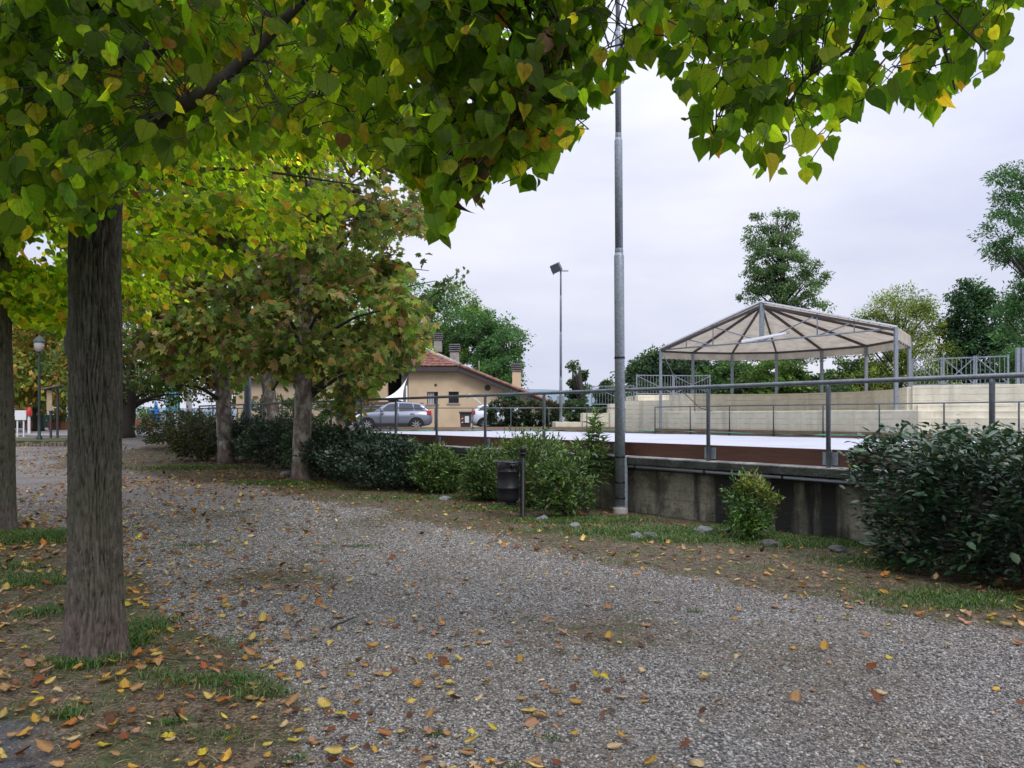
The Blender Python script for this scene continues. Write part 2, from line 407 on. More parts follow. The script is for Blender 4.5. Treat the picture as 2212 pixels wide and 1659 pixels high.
patch(1000, 1075, .9, .4, .7, .05); patch(1500, 1165, 1.2, .35, .8, .06); patch(1680, 1165, .6, .3, .7, .05); patch(2080, 1300, .8, .4, .5, .05); patch(270, 1395, .2, .12, 1.1, .08); patch(1100, 1098, 1.3, .5, .8, .05); patch(1250, 1125, 1.0, .45, .9, .06); patch(1420, 1150, 1.5, .45, 1.0, .07); patch(1600, 1140, .6, .3, .5, .05)
patch(1760, 1175, 1.0, .4, .9, .06); patch(1900, 1215, .8, .4, .7, .05); patch(600, 1045, 1.0, .55, 1.0, .08); patch(720, 1055, .9, .4, .7, .06)
patch(420, 1012, 1.6, .6, .7, .08); patch(860, 1075, 1.2, .5, .5, .05); patch(40, 1165, .9, .5, 1.1, .1); patch(110, 1160, .4, .4, .8, .09); patch(60, 1255, .5, .35, .9, .06); patch(20, 1225, .3, .2, .7, .06)
patch(95, 1325, .25, .2, .8, .05); patch(290, 1370, .22, .3, 1.2, .09); patch(160, 1440, .3, .1, .8, .07); patch(480, 1475, .35, .14, 1.0, .05); patch(560, 1500, .22, .12, .8, .05)
patch(150, 1545, .12, .1, .9, .06); patch(370, 1560, .12, .06, .9, .03); patch(450, 1590, .3, .1, .5, .03); patch(940, 1588, .06, .035, 1.4, .035); patch(1195, 1598, .1, .05, .8, .02)
patch(1110, 1660, .08, .04, .6, .02); patch(1930, 1325, .1, .08, .6, .03); patch(1500, 1325, .07, .06, .6, .03); patch(780, 1180, .2, .12, .7, .03); patch(420, 1178, .35, .15, .5, .03)
patch(700, 1180, .1, .1, .5, .03); patch(240, 1430, .12, .1, .8, .07); patch(340, 1460, .3, .15, .4, .04); patch(520, 1390, .3, .12, .4, .03); patch(640, 1640, .1, .08, .6, .03); patch(2000, 1290, .8, .4, .35, .04)
def grass_w(X, Y):
    w = np.zeros(X.shape)
    for x, y, rx, ry, a, h in GP:
        d = ((X - x) / rx) ** 2 + ((Y - y) / ry) ** 2
        w = np.maximum(w, a * np.exp(-d * 1.6))
    return np.clip(w * (1 + .8 * fbm2(X, Y, 2.6, 5)), 0, 1.3)
def axis(lo, hi, step, far_, grow=1.16):
    a = list(np.arange(lo, hi, step)); s = step; v = hi
    while v < far_: a.append(v); s *= grow; v += s
    s = step; v = lo
    while v > -far_: s *= grow; v -= s; a.insert(0, v)
    return np.array(a)
xs = axis(-12, 12, .14, 900); ys = axis(1.0, 24, .14, 900)
GX, GY = np.meshgrid(xs, ys)
soil, asp = ground_masks(GX, GY); gw = grass_w(GX, GY)
near = np.clip(1 - np.hypot(GX, GY - 10) / 40, 0, 1)
def bumpz(X, Y): return .022 * fbm2(X, Y, .45, 3) + .007 * fbm2(X, Y, 2.2, 4)
def hgt(X, Y):
    return terr(Y) + bumpz(X, Y) * np.clip(1 - np.hypot(X, Y - 10) / 40, 0, 1)
GZ = hgt(GX, GY) - .004 * asp
nx, ny = len(xs), len(ys)
idx = np.arange(nx * ny).reshape(ny, nx)
F = np.stack([idx[:-1, :-1], idx[:-1, 1:], idx[1:, 1:], idx[1:, :-1]], -1).reshape(-1, 4)
me = np_mesh('ground', np.stack([GX, GY, GZ], -1).reshape(-1, 3), F, smooth=True,
             col=np.stack([soil, gw, asp], -1).reshape(-1, 3))
def ground_mat():
    t = NT('park_ground'); p = t.pos((1, 1, 1))
    a = t.n('ShaderNodeSeparateColor', {0: t.n('ShaderNodeAttribute', attribute_name='col').outputs['Color']})
    v = t.n('ShaderNodeTexVoronoi', {'Vector': p, 'Scale': 62}); rr = t.n('ShaderNodeSeparateColor', {0: v.outputs['Color']}).outputs[0]
    gr = t.ramp(rr, [(0, (.05, .047, .045)), (.4, (.19, .182, .174)), (.75, (.37, .35, .33)), (1, (.52, .5, .47))])
    gr = t.mix(t.ramp(v.outputs['Distance'], [(.25, 0.), (.8, .75)]), gr, (.03, .028, .026))
    gr = t.mix(t.ramp(t.noise(.8, 6, p, .65), [(.42, 0.), (.66, .75)]), gr, (.12, .088, .062))
    s1 = t.noise(7, 6, p, .7)
    so_ = t.ramp(s1, [(.34, (.022, .016, .012)), (.5, (.07, .048, .033)), (.62, (.17, .12, .08)), (.72, (.26, .2, .13))])
    so_ = t.mix(t.ramp(t.noise(48, 4, p), [(.5, 0.), (.62, .8)]), so_, (.27, .2, .13))
    so_ = t.mix(t.ramp(t.noise(55, 4, t.pos((1, 1, 1.3))), [(.38, .8), (.46, 0.)]), so_, (.02, .015, .01))
    so_ = t.mix(t.ramp(t.noise(2.3, 5, p, .65), [(.47, 0.), (.6, .75)]), so_, (.055, .075, .022))
    sf = t.math('ADD', a.outputs[0], t.math('MULTIPLY', t.math('SUBTRACT', t.noise(11, 5, p), .5), .9))
    c = t.mix(t.ramp(sf, [(.3, 0.), (.6, 1.)]), gr, so_)
    c = t.mix(t.ramp(t.math('MULTIPLY', a.outputs[1], t.noise(9, 4, p)), [(.12, 0.), (.5, .7)]), c, (.035, .06, .014))
    av = t.n('ShaderNodeTexVoronoi', {'Vector': p, 'Scale': 110}); ar = t.n('ShaderNodeSeparateColor', {0: av.outputs['Color']}).outputs[0]
    c = t.mix(a.outputs[2], c, t.ramp(ar, [(0, (.035, .036, .042)), (.8, (.065, .067, .075)), (.96, (.1, .1, .11)), (1, (.25, .25, .26))]))
    t.pbr(c, .85, t.bump(t.math('ADD', v.outputs['Distance'], s1), .8, .012)); return t.m
M_GROUND = ground_mat()
tag(link('ground', me, mat=M_GROUND), kind='structure')

# gravel stones, in the part near enough to show them
def pebble(seed):
    import bmesh
    bm = bmesh.new(); bmesh.ops.create_icosphere(bm, subdivisions=1, radius=.5)
    r = random.Random(seed)
    sx_, sy_, sz_ = r.uniform(.9, 1.15), r.uniform(.65, .85), r.uniform(.4, .6)
    for v in bm.verts:
        k = 1 + r.uniform(-.12, .12); v.co = Vector((v.co.x * sx_ * k, v.co.y * sy_ * k, v.co.z * sz_ * k))
    m = bpy.data.meshes.new('pebble'); bm.to_mesh(m); bm.free()
    m.polygons.foreach_set('use_smooth', [True] * len(m.polygons)); return m
def pebble_mat():
    t = NT('pebble_stone')
    a = t.n('ShaderNodeAttribute', attribute_name='tone', attribute_type='INSTANCER').outputs['Fac']
    c = t.ramp(a, [(0, (.045, .041, .039)), (.28, (.12, .112, .106)), (.5, (.235, .222, .209)), (.74, (.385, .365, .342)), (.9, (.55, .525, .49)), (.93, (.24, .17, .12)), (1, (.3, .2, .13))])
    c = t.mix(t.ramp(t.noise(1.5, 3, t.pos()), [(.3, 0.), (.7, .35)]), c, (.1, .09, .085))
    t.pbr(c, .6, None, 0, .35); return t.m
def gravel():
    pts = []; 
    for (y0, y1, sz, dens) in ((2.6, 5, .0145, 5600), (5, 7.5, .0165, 4000), (7.5, 10.5, .02, 2500), (10.5, 14.5, .025, 1250)):
        xm = y1 * .74 + .6
        n = int(dens * (y1 - y0) * 2 * xm)
        X = R.uniform(-xm, xm, n); Y = R.uniform(y0, y1, n)
        k = np.abs(X) < Y * .71 + .5; X = X[k]; Y = Y[k]
        so_, as_ = ground_masks(X, Y)
        k = (R.random(len(X)) > (so_ * 1.25 - .08)) & (as_ < .3) & (R.random(len(X)) > .55 * np.clip(fbm2(X, Y, .8, 21) * 2.2 - .25, 0, 1)); X = X[k]; Y = Y[k]
        pts.append(np.stack([X, Y, hgt(X, Y) + R.uniform(-.004, .004, len(X)), sz * np.exp(R.normal(0, .24, len(X)))], -1))
    P = np.concatenate(pts); n = len(P)
    me = bpy.data.meshes.new('gravel'); me.vertices.add(n); me.vertices.foreach_set('co', P[:, :3].astype(np.float32).ravel())
    a = me.attributes.new('sz', 'FLOAT', 'POINT'); a.data.foreach_set('value', P[:, 3].astype(np.float32))
    tn = np.clip(R.normal(.47, .25, n), 0, .9); br = R.random(n) < .045; tn[br] = R.uniform(.93, 1, br.sum())
    a = me.attributes.new('tone', 'FLOAT', 'POINT'); a.data.foreach_set('value', tn.astype(np.float32))
    rot = np.stack([R.uniform(-.5, .5, n), R.uniform(-.5, .5, n), R.uniform(0, 6.28, n)], -1)
    a = me.attributes.new('rot', 'FLOAT_VECTOR', 'POINT'); a.data.foreach_set('vector', rot.astype(np.float32).ravel())
    a = me.attributes.new('pick', 'INT', 'POINT'); a.data.foreach_set('value', R.integers(0, 4, n).astype(np.int32))
    pm = pebble_mat()
    ng = bpy.data.node_groups.new('gravel_scatter', 'GeometryNodeTree')
    ng.interface.new_socket('Geometry', in_out='INPUT', socket_type='NodeSocketGeometry'); ng.interface.new_socket('Geometry', in_out='OUTPUT', socket_type='NodeSocketGeometry')
    N = ng.nodes; gi = N.new('NodeGroupInput'); go = N.new('NodeGroupOutput')
    iop = N.new('GeometryNodeInstanceOnPoints'); g2i = N.new('GeometryNodeGeometryToInstance')
    # stone shapes made inside the node tree
    def attr(nm, ty):
        q = N.new('GeometryNodeInputNamedAttribute'); q.data_type = ty; q.inputs[0].default_value = nm; return q.outputs[0]
    for k in range(4):
        ico = N.new('GeometryNodeMeshIcoSphere'); ico.inputs['Radius'].default_value = .5; ico.inputs['Subdivisions'].default_value = 1
        sp = N.new('GeometryNodeSetPosition'); nt = N.new('ShaderNodeTexNoise'); nt.noise_dimensions = '4D'; nt.inputs['W'].default_value = k * 3.7; nt.inputs['Scale'].default_value = 1.4
        sub = N.new('ShaderNodeVectorMath'); sub.operation = 'SUBTRACT'; sub.inputs[1].default_value = (.5, .5, .5)
        scl = N.new('ShaderNodeVectorMath'); scl.operation = 'SCALE'; scl.inputs['Scale'].default_value = .7
        ng.links.new(nt.outputs['Color'], sub.inputs[0]); ng.links.new(sub.outputs[0], scl.inputs[0]); ng.links.new(scl.outputs[0], sp.inputs['Offset'])
        tf = N.new('GeometryNodeTransform'); tf.inputs['Scale'].default_value = ((1.15, .8, .55), (.95, .85, .6), (1.25, .7, .5), (1, .9, .45))[k]
        sm = N.new('GeometryNodeSetMaterial'); sm.inputs['Material'].default_value = pm
        ss = N.new('GeometryNodeSetShadeSmooth')
        ng.links.new(ico.outputs[0], sp.inputs[0]); ng.links.new(sp.outputs[0], tf.inputs[0]); ng.links.new(tf.outputs[0], ss.inputs[0]); ng.links.new(ss.outputs[0], sm.inputs[0]); ng.links.new(sm.outputs[0], g2i.inputs[0])
    ng.links.new(gi.outputs[0], iop.inputs['Points']); ng.links.new(g2i.outputs[0], iop.inputs['Instance'])
    iop.inputs['Pick Instance'].default_value = True
    ng.links.new(attr('pick', 'INT'), iop.inputs['Instance Index']); ng.links.new(attr('rot', 'FLOAT_VECTOR'), iop.inputs['Rotation']); ng.links.new(attr('sz', 'FLOAT'), iop.inputs['Scale'])
    ng.links.new(iop.outputs[0], go.inputs[0])
    o = link('gravel', me); me.materials.append(pm)
    md = o.modifiers.new('scatter', 'NODES'); md.node_group = ng
    tag(o, 'loose grey gravel stones covering the open path', 'gravel', kind='stuff')
    print('gravel stones', n)
gravel()

# ------------------------------------------------------------------ foliage machinery
def nrm(a): return a / (np.linalg.norm(a, axis=-1, keepdims=True) + 1e-9)
def mirror(mid, side, z):
    """leaf outline template -> verts, tri faces; mid: y values, side: (x, y) per mid"""
    V = []; m = len(mid)
    for y in mid: V.append((0, y, 0))
    for sgn in (-1, 1):
        for x, y in side: V.append((sgn * x, y, z * x))
    Fc = []
    k = len(side)
    for s_, off in ((0, m), (1, m + k)):
        for i in range(k - 1):
            a, b, c, d = i, off + i, off + i + 1, i + 1
            t = [(a, b, c), (a, c, d)]
            Fc += t if s_ == 0 else [x[::-1] for x in t]
        t = (k - 1, off + k - 1, m - 1)
        if m > k: Fc.append(t if s_ == 0 else t[::-1])
    return np.array(V, float), np.array(Fc)
T_HEART = mirror([.06, .28, .5, .72, .9, 1.1], [(.2, -.02), (.43, .12), (.5, .36), (.4, .64), (.17, .88)], -.22)
T_HEART2 = mirror([.03, .25, .5, .72, .88, 1.02], [(.24, -.05), (.5, .14), (.46, .42), (.36, .6), (.12, .86)], -.4)
T_HEART3 = mirror([.08, .28, .5, .72, .92, 1.14], [(.17, .04), (.36, .15), (.45, .38), (.34, .7), (.1, .93)], .12)
T_OVAL = mirror([0, .35, .7, 1], [(.05, .02), (.24, .3), (.22, .68)], .28)
T_LANCE = mirror([0, .4, 1], [(.03, .02), (.1, .4)], .3)
def rhomb(w): return (np.array([(0, 0, 0), (w, .5, w * .3), (0, 1, 0), (-w, .5, w * .3)], float), np.array([(0, 1, 2), (0, 2, 3)]))
T_RHOMB = rhomb(.36); T_THIN = rhomb(.16)
def lobed():
    A = [(0, -.02), (.3, .02), (.62, .22), (.36, .36), (.55, .72), (.2, .62), (0, 1.0), (-.2, .62), (-.55, .72), (-.36, .36), (-.62, .22), (-.3, .02)]
    V = [(0, .3, .06)] + [(x, y, -.18 * abs(x)) for x, y in A]
    Fc = [(0, 1 + i, 1 + (i + 1) % 12) for i in range(12)]
    return np.array(V, float), np.array(Fc)
T_LOBE = lobed()
def leaf_arrays(P, D, N, Sz, C, T, curl=None):
    V0, F0 = T; n = len(P); m = len(V0)
    D = nrm(D); Sd = nrm(np.cross(D, N)); N2 = np.cross(Sd, D)
    Vt = V0[None] * np.ones((n, 1, 1))
    if curl is not None:
        Vt[:, :, 2] += curl[:, None] * (Vt[:, :, 1] ** 2) * .6 + np.abs(curl[:, None]) * np.abs(Vt[:, :, 0]) * .8
    V = P[:, None] + Sz[:, None, None] * (Vt[:, :, 0:1] * Sd[:, None] + Vt[:, :, 1:2] * D[:, None] + Vt[:, :, 2:3] * N2[:, None])
    Fc = (F0[None] + (np.arange(n) * m)[:, None, None]).reshape(-1, 3)
    Cc = np.repeat(C, m, axis=0); uv = np.tile(V0[:, :2], (n, 1))
    return V.reshape(-1, 3), Fc, Cc, uv
def leaves(name, P, D, N, Sz, C, T, mat, parent, curl=None, kind=None):
    V, Fc, Cc, uv = leaf_arrays(P, D, N, Sz, C, T, curl)
    o = link(name, np_mesh(name, V, Fc, Cc, uv), parent, mat=mat)
    if kind: o['kind'] = kind
    return o
def pal(n, cols, jit=.25, rng=R):
    cs = np.array([c for c, w in cols]); w = np.array([w for c, w in cols], float); w /= w.sum()
    c = cs[rng.choice(len(cs), n, p=w)]
    return np.clip(c * np.exp(rng.normal(0, jit, (n, 1))) * np.exp(rng.normal(0, .06, (n, 3))), .003, .8)
GRN = (.062, .115, .011); GRN2 = (.12, .19, .015); LIME = (.24, .31, .018); YEL = (.42, .34, .03); GOLD = (.38, .22, .03); BRN = (.13, .06, .025); TAN = (.28, .19, .09); KHA = (.17, .135, .045)
DGR = (.025, .055, .018); BGR = (.035, .07, .035)
def proj(P):
    Y = np.maximum(P[:, 1], .3)
    px = 512 + FP * P[:, 0] / Y; py = HY - FP * (P[:, 2] - CAMH) / Y
    py = np.where(P[:, 1] < .6, -500, py)
    return px, py
def under_hem(P, hem, slack=0):
    px, py = proj(P); hx = np.array([h[0] for h in hem], float); hy = np.array([h[1] for h in hem], float)
    return py < np.interp(px, hx, hy) + slack
def clumps(c, r, n, K, cr, lo=.35, rng=R, flat=.7, zmin=None):
    u = nrm(rng.normal(size=(K, 3))); rr = rng.uniform(lo ** 3, 1, K) ** (1 / 3)
    cc = np.array(c) + u * rr[:, None] * np.array(r)
    cs = cr * np.exp(rng.normal(0, .25, K))
    i = rng.integers(0, K, n)
    q = nrm(rng.normal(size=(n, 3))) * (rng.random((n, 1)) ** .45)
    P = cc[i] + q * cs[i][:, None] * np.array([1, 1, flat])
    N = nrm(q * .6 + (P - np.array(c)) / np.array(r) * .35 + np.array([0, 0, .55]) + rng.normal(0, .42, (n, 3)))
    D = nrm(rng.normal(size=(n, 3)) * .7 + (P - np.array(c)) / np.array(r) * .7 + np.array([0, 0, -.45]))
    return P, D, N, cc, i
def trunk_mb(path, radii, n=10, seed=0):
    rr = random.Random(seed); m = MB(); pts = []
    for i, p in enumerate(path): pts.append(Vector(p) + Vector((rr.uniform(-.03, .03), rr.uniform(-.03, .03), 0)) * (i > 0))
    m.tube(pts, radii, n); return m
def limb_path(a, b, rng, sag=.15, k=5):
    a = Vector(a); b = Vector(b); L = (b - a).length; out = []
    off = Vector(rng.normal(0, 1, 3)) * L * .06
    for i in range(k + 1):
        t = i / k; p = a.lerp(b, t) + off * math.sin(t * math.pi) + Vector((0, 0, L * sag * math.sin(t * math.pi)))
        out.append(p)
    return out
def tree(name, label, base, h, c, r, n, K, cr, size, cols, T=T_RHOMB, mat=M_FAR, trunk_r=.2, trunk_mat=None, group=None, hem=None, seed=1, nl=14, lo=.35, fl=.7, cat='tree', flow=None, jit=.28, top=.75, branches=True):
    rng = np.random.default_rng(seed)
    t = thing(name, label, cat, tuple(base), 0, group)
    b = Vector(base); c = Vector(c)
    P, D, N, cc, ci = clumps(c, r, n, K, cr, lo, rng, fl)
    tone = np.exp(rng.normal(0, .2, K))
    hue = rng.random(K)
    C = pal(n, cols, jit, rng) * tone[ci][:, None] * (1.3 if T is T_RHOMB else 1.12)
    if flow is not None: P, D, N, C = flow(P, D, N, C, rng)
    if hem is not None:
        k = under_hem(P, hem, rng.normal(-2, 6, len(P))); P, D, N, C = P[k], D[k], N[k], C[k]
    k = P[:, 2] > b.z + .25; P, D, N, C = P[k], D[k], N[k], C[k]
    Sz = size * np.exp(rng.normal(0, .22, len(P)))
    leaves('crown', P - np.array(b), D, N, Sz, C, T, mat, t)
    zt = c.z + r[2] * (top - .35)
    path = [b + Vector((0, 0, -.1)), b + Vector((0, 0, .25)), b.lerp(Vector((c.x, c.y, zt)), .35), b.lerp(Vector((c.x, c.y, zt)), .7), Vector((c.x, c.y, zt))]
    rs = [trunk_r * 1.35, trunk_r * 1.05, trunk_r * .9, trunk_r * .6, trunk_r * .22]
    trunk_mb([p - b for p in path], rs, 12, seed).build('trunk', trunk_mat or M_LIMB, t)
    if branches:
        m = MB(); order = rng.permutation(K)[:nl]
        for q in order:
            e = Vector(cc[q]); s0 = .25 + .6 * rng.random(); z0 = b.z + (zt - b.z) * max(.22, min(.95, (e.z - b.z) / (zt - b.z) * .75))
            f = (z0 - b.z) / (zt - b.z); a = b.lerp(Vector((c.x, c.y, zt)), f)
            pp = [p - b for p in limb_path(a, e, rng)]; r0 = trunk_r * .35 * (1.1 - f)
            m.tube(pp, [r0 * (1 - .8 * i / 5) for i in range(6)], 5, False)
        m.build('branches', M_LIMB, t)['kind'] = 'stuff'
    return t

# ------------------------------------------------------------------ court: retaining wall, coping, boards, rails
U = Vector((-.61, .792, 0)); Vv = Vector((.792, .61, 0)); O = Vector((4.08, 9.8, 0))
ANG = math.atan2(U.y, U.x)
ZC = .94
def C_(s, v, z=0): return O + U * s + Vv * v + Vector((0, 0, z))
MC = Matrix.Translation(O) @ Matrix.Rotation(ANG, 4, 'Z')      # local x along the edge, local y = -v (away from court to the near side is +y)
# local frame: x = s, y = -v
court = thing('court_platform', 'raised concrete court platform with stained retaining wall and mossy coping', 'platform', O, ANG)
w = MB(); x0, x1 = -9, 29.5
zs = [-.2] + [i * .1389 for i in range(1, 7)] + [ZC - .13]
rr = random.Random(4)
nseg = 60
def wy(s, k): return -.17 + .012 * mnoise.noise(Vector((s * .7, k * 3.3, 0))) + .003 * (k % 3)
for k in range(len(zs) - 1):
    vs = []; fs = []
    for i in range(nseg + 1):
        s = x0 + (x1 - x0) * i / nseg
        y = wy(s, k); vs += [(s, y, zs[k]), (s, y, zs[k + 1]), (s, y - .05, zs[k]), (s, y - .05, zs[k + 1])]
    for i in range(nseg):
        a = i * 4; b = a + 4
        fs += [(a, a + 1, b + 1, b), (a + 1, a + 3, b + 3, b + 1), (a + 2, a, b, b + 2)]
    w.add(vs, fs)
w.box(x0, x1, -.6, -.23, -.2, ZC - .135)
w.build('retaining_wall', M_CONC, court)
MB().box(x0, x1, -16.5, -.62, .3, ZC - .02).build('slab', M_COPE, court)
s = x0
k = 0
while s < x1 - .1:
    L = min(3.85, x1 - s); m = MB(); dz = rr.uniform(-.003, .003)
    m.box(s + .004, s + L - .004, -.615, .1, ZC - .12 + dz, ZC - .012 + dz); m.build('coping_block', M_COPE, court, bevel=.006)
    m = MB(); m.box(s + .006, s + L - .006, -.6, .088, ZC - .0125 + dz, ZC + dz); m.build('coping_top', M_COPETOP, court)
    s += L
# tarp on the deck
def tarp_obj():
    n1, n2 = 150, 60; ss = np.linspace(-8, 24.0, n1); vv = np.linspace(.42, 12.4, n2)
    SS, VV = np.meshgrid(ss, vv)
    # far edge follows the end of the court
    X = O.x + U.x * SS + Vv.x * VV; Y = O.y + U.y * SS + Vv.y * VV
    Yc = np.minimum(Y, 34.0); X = X
    Z = ZC + .03 + .02 * fbm2(SS * .25, VV * 1.2, .9, 8) + .012 * fbm2(SS * .6, VV * .8, 1.6, 9)
    edge = np.clip((VV - .42) / .5, 0, 1); Z = Z - .015 * edge
    idx = np.arange(n1 * n2).reshape(n2, n1)
    Fq = np.stack([idx[:-1, :-1], idx[1:, :-1], idx[1:, 1:], idx[:-1, 1:]], -1).reshape(-1, 4)
    o = link('ground_sheet', np_mesh('ground_sheet', np.stack([X, Yc, Z], -1).reshape(-1, 3), Fq, smooth=True), mat=M_TARP)
    tag(o, 'large white plastic sheet spread over the court surface', 'sheet')
tarp_obj()
def rib(pts, wd, name, mat, lab, cat):
    m = MB(); vs = []
    rn = random.Random(3); 
    for i, (x, y, z) in enumerate(pts):
        vs += [(x, y, z + rn.uniform(0, .05)), (x + wd[0], y + wd[1], z + rn.uniform(0, .06))]
    m.add(vs, [(2 * i, 2 * i + 2, 2 * i + 3, 2 * i + 1) for i in range(len(pts) - 1)], True)
    o = m.build(name, mat); o.modifiers.new('s', 'SOLIDIFY').thickness = .02; tag(o, lab, cat); return o
FR0 = Vector((13.1, 19.6, 0)); FU = Vector((-.56, .828, 0)); FN = Vector((.828, .56, 0))   # far rail line
def FRp(s, o=0, z=0): return FR0 + FU * s + FN * o + Vector((0, 0, z))
rib([tuple(FRp(-3 + i * .5, -.55, ZC + .035)) for i in range(34)], (.24, .16), 'net_strip', M_NET, 'green netting strip laid along the sheet edge before the stage', 'netting')
rib([(-5 + i * .4, 33.2, ZC + .04) for i in range(26)], (0, .45), 'net_strip', M_NET, 'crumpled green netting at the far end of the court', 'netting')

# near railing
def post_mesh(h, r, mat, name='post'):
    m = MB(); m.tube([(0, 0, 0), (0, 0, h - .05), (0, 0, h)], [r, r, r * .9], 14)
    m.tube([(0, 0, h - .02), (.015, 0, h + .0)], [.016, .016], 6)
    me = bpy.data.meshes.new(name); me.from_pydata(m.v, [], m.f); me.polygons.foreach_set('use_smooth', m.sm); me.materials.append(mat); return me
SP = 1.9; smax = 28.5
rail = thing('railing', 'grey steel tube railing with red brown kick boards along the near court edge', 'railing', O, ANG)
pm = post_mesh(1.075, .03, M_GALVD)
br = MB()
br.box(-.105, .105, -.034, -.028, .03, .2)
for a, b in ((-.085, .055), (.085, .055), (-.085, .17), (.085, .17)): br.tube([(a, -.028, b), (a, -.02, b)], .011, 6)
bme = bpy.data.meshes.new('bracket_plate'); bme.from_pydata(br.v, [], br.f); bme.materials.append(M_GALV)
k0 = -4
posts_s = [SP * k for k in range(k0, 16)]
for s in posts_s:
    link('post', pm, rail, Matrix.Translation((s, 0, ZC)))
    link('bracket', bme, rail, Matrix.Translation((s, -.015, ZC)))
MB().tube([(SP * k0, 0, ZC + 1.1), (smax, 0, ZC + 1.1)], .031, 14).build('handrail', M_GALVD, rail)
for i in range(k0, 15, 2):
    m = MB(); dz = rr.uniform(-.004, .004)
    m.box(0.01, 3.79, -.098, -.06, .012 + dz, .235 + dz)
    m.build('board', M_BOARDRED, rail, Matrix.Translation((SP * i, 0, ZC)), bevel=.004)
# end run of the near rail toward the left
def far_rail(label, a, b, n, zt=1.98, board=True, r=.022, mat=M_GALVD, group='thin railings round the far sides of the court'):
    a = Vector(a); b = Vector(b); d = b - a; L = d.length; an = math.atan2(d.y, d.x)
    t = thing('railing', label, 'railing', a, an, group)
    z0 = ZC - .02
    me_ = post_mesh(zt - z0, r * 1.0, mat)
    for i in range(n + 1):
        link('post', me_, t, Matrix.Translation((L * i / n, 0, z0)))
    MB().tube([(0, 0, zt), (L, 0, zt)], r, 10).build('handrail', mat, t)
    if board:
        for i in range(n):
            m = MB(); m.box(.01, L / n - .01, .03, .07, 0, .19 + rr.uniform(-.006, .006)); m.build('board', M_BOARDW, t, Matrix.Translation((L * i / n, 0, z0 + .02)))
    return t
far_rail('thin grey railing with weathered boards in front of the stage', FRp(13.15), FRp(-5.6), 10)
far_rail('thin grey railing with weathered boards across the end of the court by the cars', (-5.15, 34, 0), (5.05, 34, 0), 6)
far_rail('thin grey railing behind the hedge beside the plane trees', C_(28.5, 0), (-5.9, 34.2, 0), 5, zt=1.95, board=False)

# pipe under the coping
pipe = thing('drain_pipe', 'grey plastic drain pipe slung under the coping of the court wall', 'pipe', O, ANG)
MB().tube([(-.75, .06, ZC - .165), (3.7, .06, ZC - .155)], .024, 10).build('pipe_run', M_PLASTICG, pipe)
MB().tube([(3.7, .06, ZC - .155), (14, .06, ZC - .16)], .024, 10).build('pipe_run', M_PLASTICG, pipe)
MB().tube([(3.62, .06, ZC - .16), (3.62, -.06, ZC - .25), (3.62, -.1, .02)], .022, 10).build('downpipe', M_PLASTICG, pipe)
MB().tube([(3.55, .06, ZC - .155), (3.69, .06, ZC - .155)], .032, 10).build('joint', M_PLASTICG, pipe)
for q in (.6, 1.9, 3.3, 4.1): MB().tube([(q, .06, ZC - .16), (q + .03, .06, ZC - .16)], .03, 10).build('clip', M_BLACK, pipe)
cab = MB().tube([(-.6, .03, ZC - .2), (1, .03, ZC - .215), (2.5, .03, ZC - .2), (4, .03, ZC - .22)], .01, 6); tag(cab.build('cable', M_BLACK, None, MC), 'thin black cable hanging below the drain pipe on the court wall', 'cable')

# ------------------------------------------------------------------ lighting poles
def pole(label, base, segs, lean, group):
    t = thing('lighting_pole', label, 'lamp post', base, 0, group)
    t.rotation_euler = (0, lean, 0)
    for a, b, r0 in segs:
        m = MB(); m.tube([(0, 0, a), (0, 0, b - .06), (0, 0, b)], [r0, r0 * .99, r0 * .8], 20); m.build('pole_section', M_GALV, t)
        m = MB(); m.lathe([(r0 * 1.0, a), (r0 * 1.05, a + .01), (r0 * 1.05, a + .05), (r0 * 1.0, a + .07)], 20); m.build('collar', M_GALV, t)
    return t
PB = G(620.5, 513.5); PB = Vector((PB.x, PB.y, 0))
p1 = pole('tall galvanised steel light pole on the grass beside the court wall', PB, [(.05, 4.3, .083), (4.3, 6.2, .066), (6.2, 7.95, .05), (7.95, 9.6, .036)], rad(-.32), 'galvanised light poles round the court')
MB().lathe([(.0, .1), (.12, .1), (.125, .08), (.125, -.15)], 16).build('concrete_footing', M_CHIM, p1)
MB().box(.04, .115, -.05, .05, .1, .95).build('cover_plate', M_GALV, p1, bevel=.01)
for z in (.92, .5, .24, 2.55): MB().lathe([(.086, z), (.09, z + .005), (.09, z + .03), (.086, z + .035)], 16).build('strap', M_BLACK, p1)
def flood(parent, M):
    m = MB(); m.box(-.2, .2, -.08, .05, -.17, .17); f = m.build('floodlight', M_GALVD, parent, M, bevel=.02)
    for i in range(7): MB().box(-.18 + i * .055, -.165 + i * .055, .05, .13, -.15, .15).build('cooling_fin', M_GALVD, f)
    MB().box(-.17, .17, -.087, -.081, -.14, .14).build('lens', M_GLASS, f)
    MB().box(-.23, -.21, -.03, .03, -.2, .02).build('mount', M_GALV, f)
flood(p1, Matrix.Translation((.26, 0, 7.68)) @ Matrix.Rotation(rad(35), 4, 'Z') @ Matrix.Rotation(rad(-40), 4, 'X'))
MB().beam((0, 0, 7.5), (.3, 0, 7.5), .05, .05).build('cross_arm', M_GALV, p1)
b2_ = Vector((W(560.8, 420, 35.5).x, 35.5, .8))
p2 = pole('slim light pole with one floodlight behind the far end of the court', b2_, [(0, 2.6, .065), (2.6, 4.7, .058), (4.7, 6.4, .05), (6.4, 7.65, .042)], 0, 'galvanised light poles round the court')
MB().beam((-.15, 0, 7.6), (.35, 0, 7.6), .05, .05).build('cross_arm', M_GALV, p2)
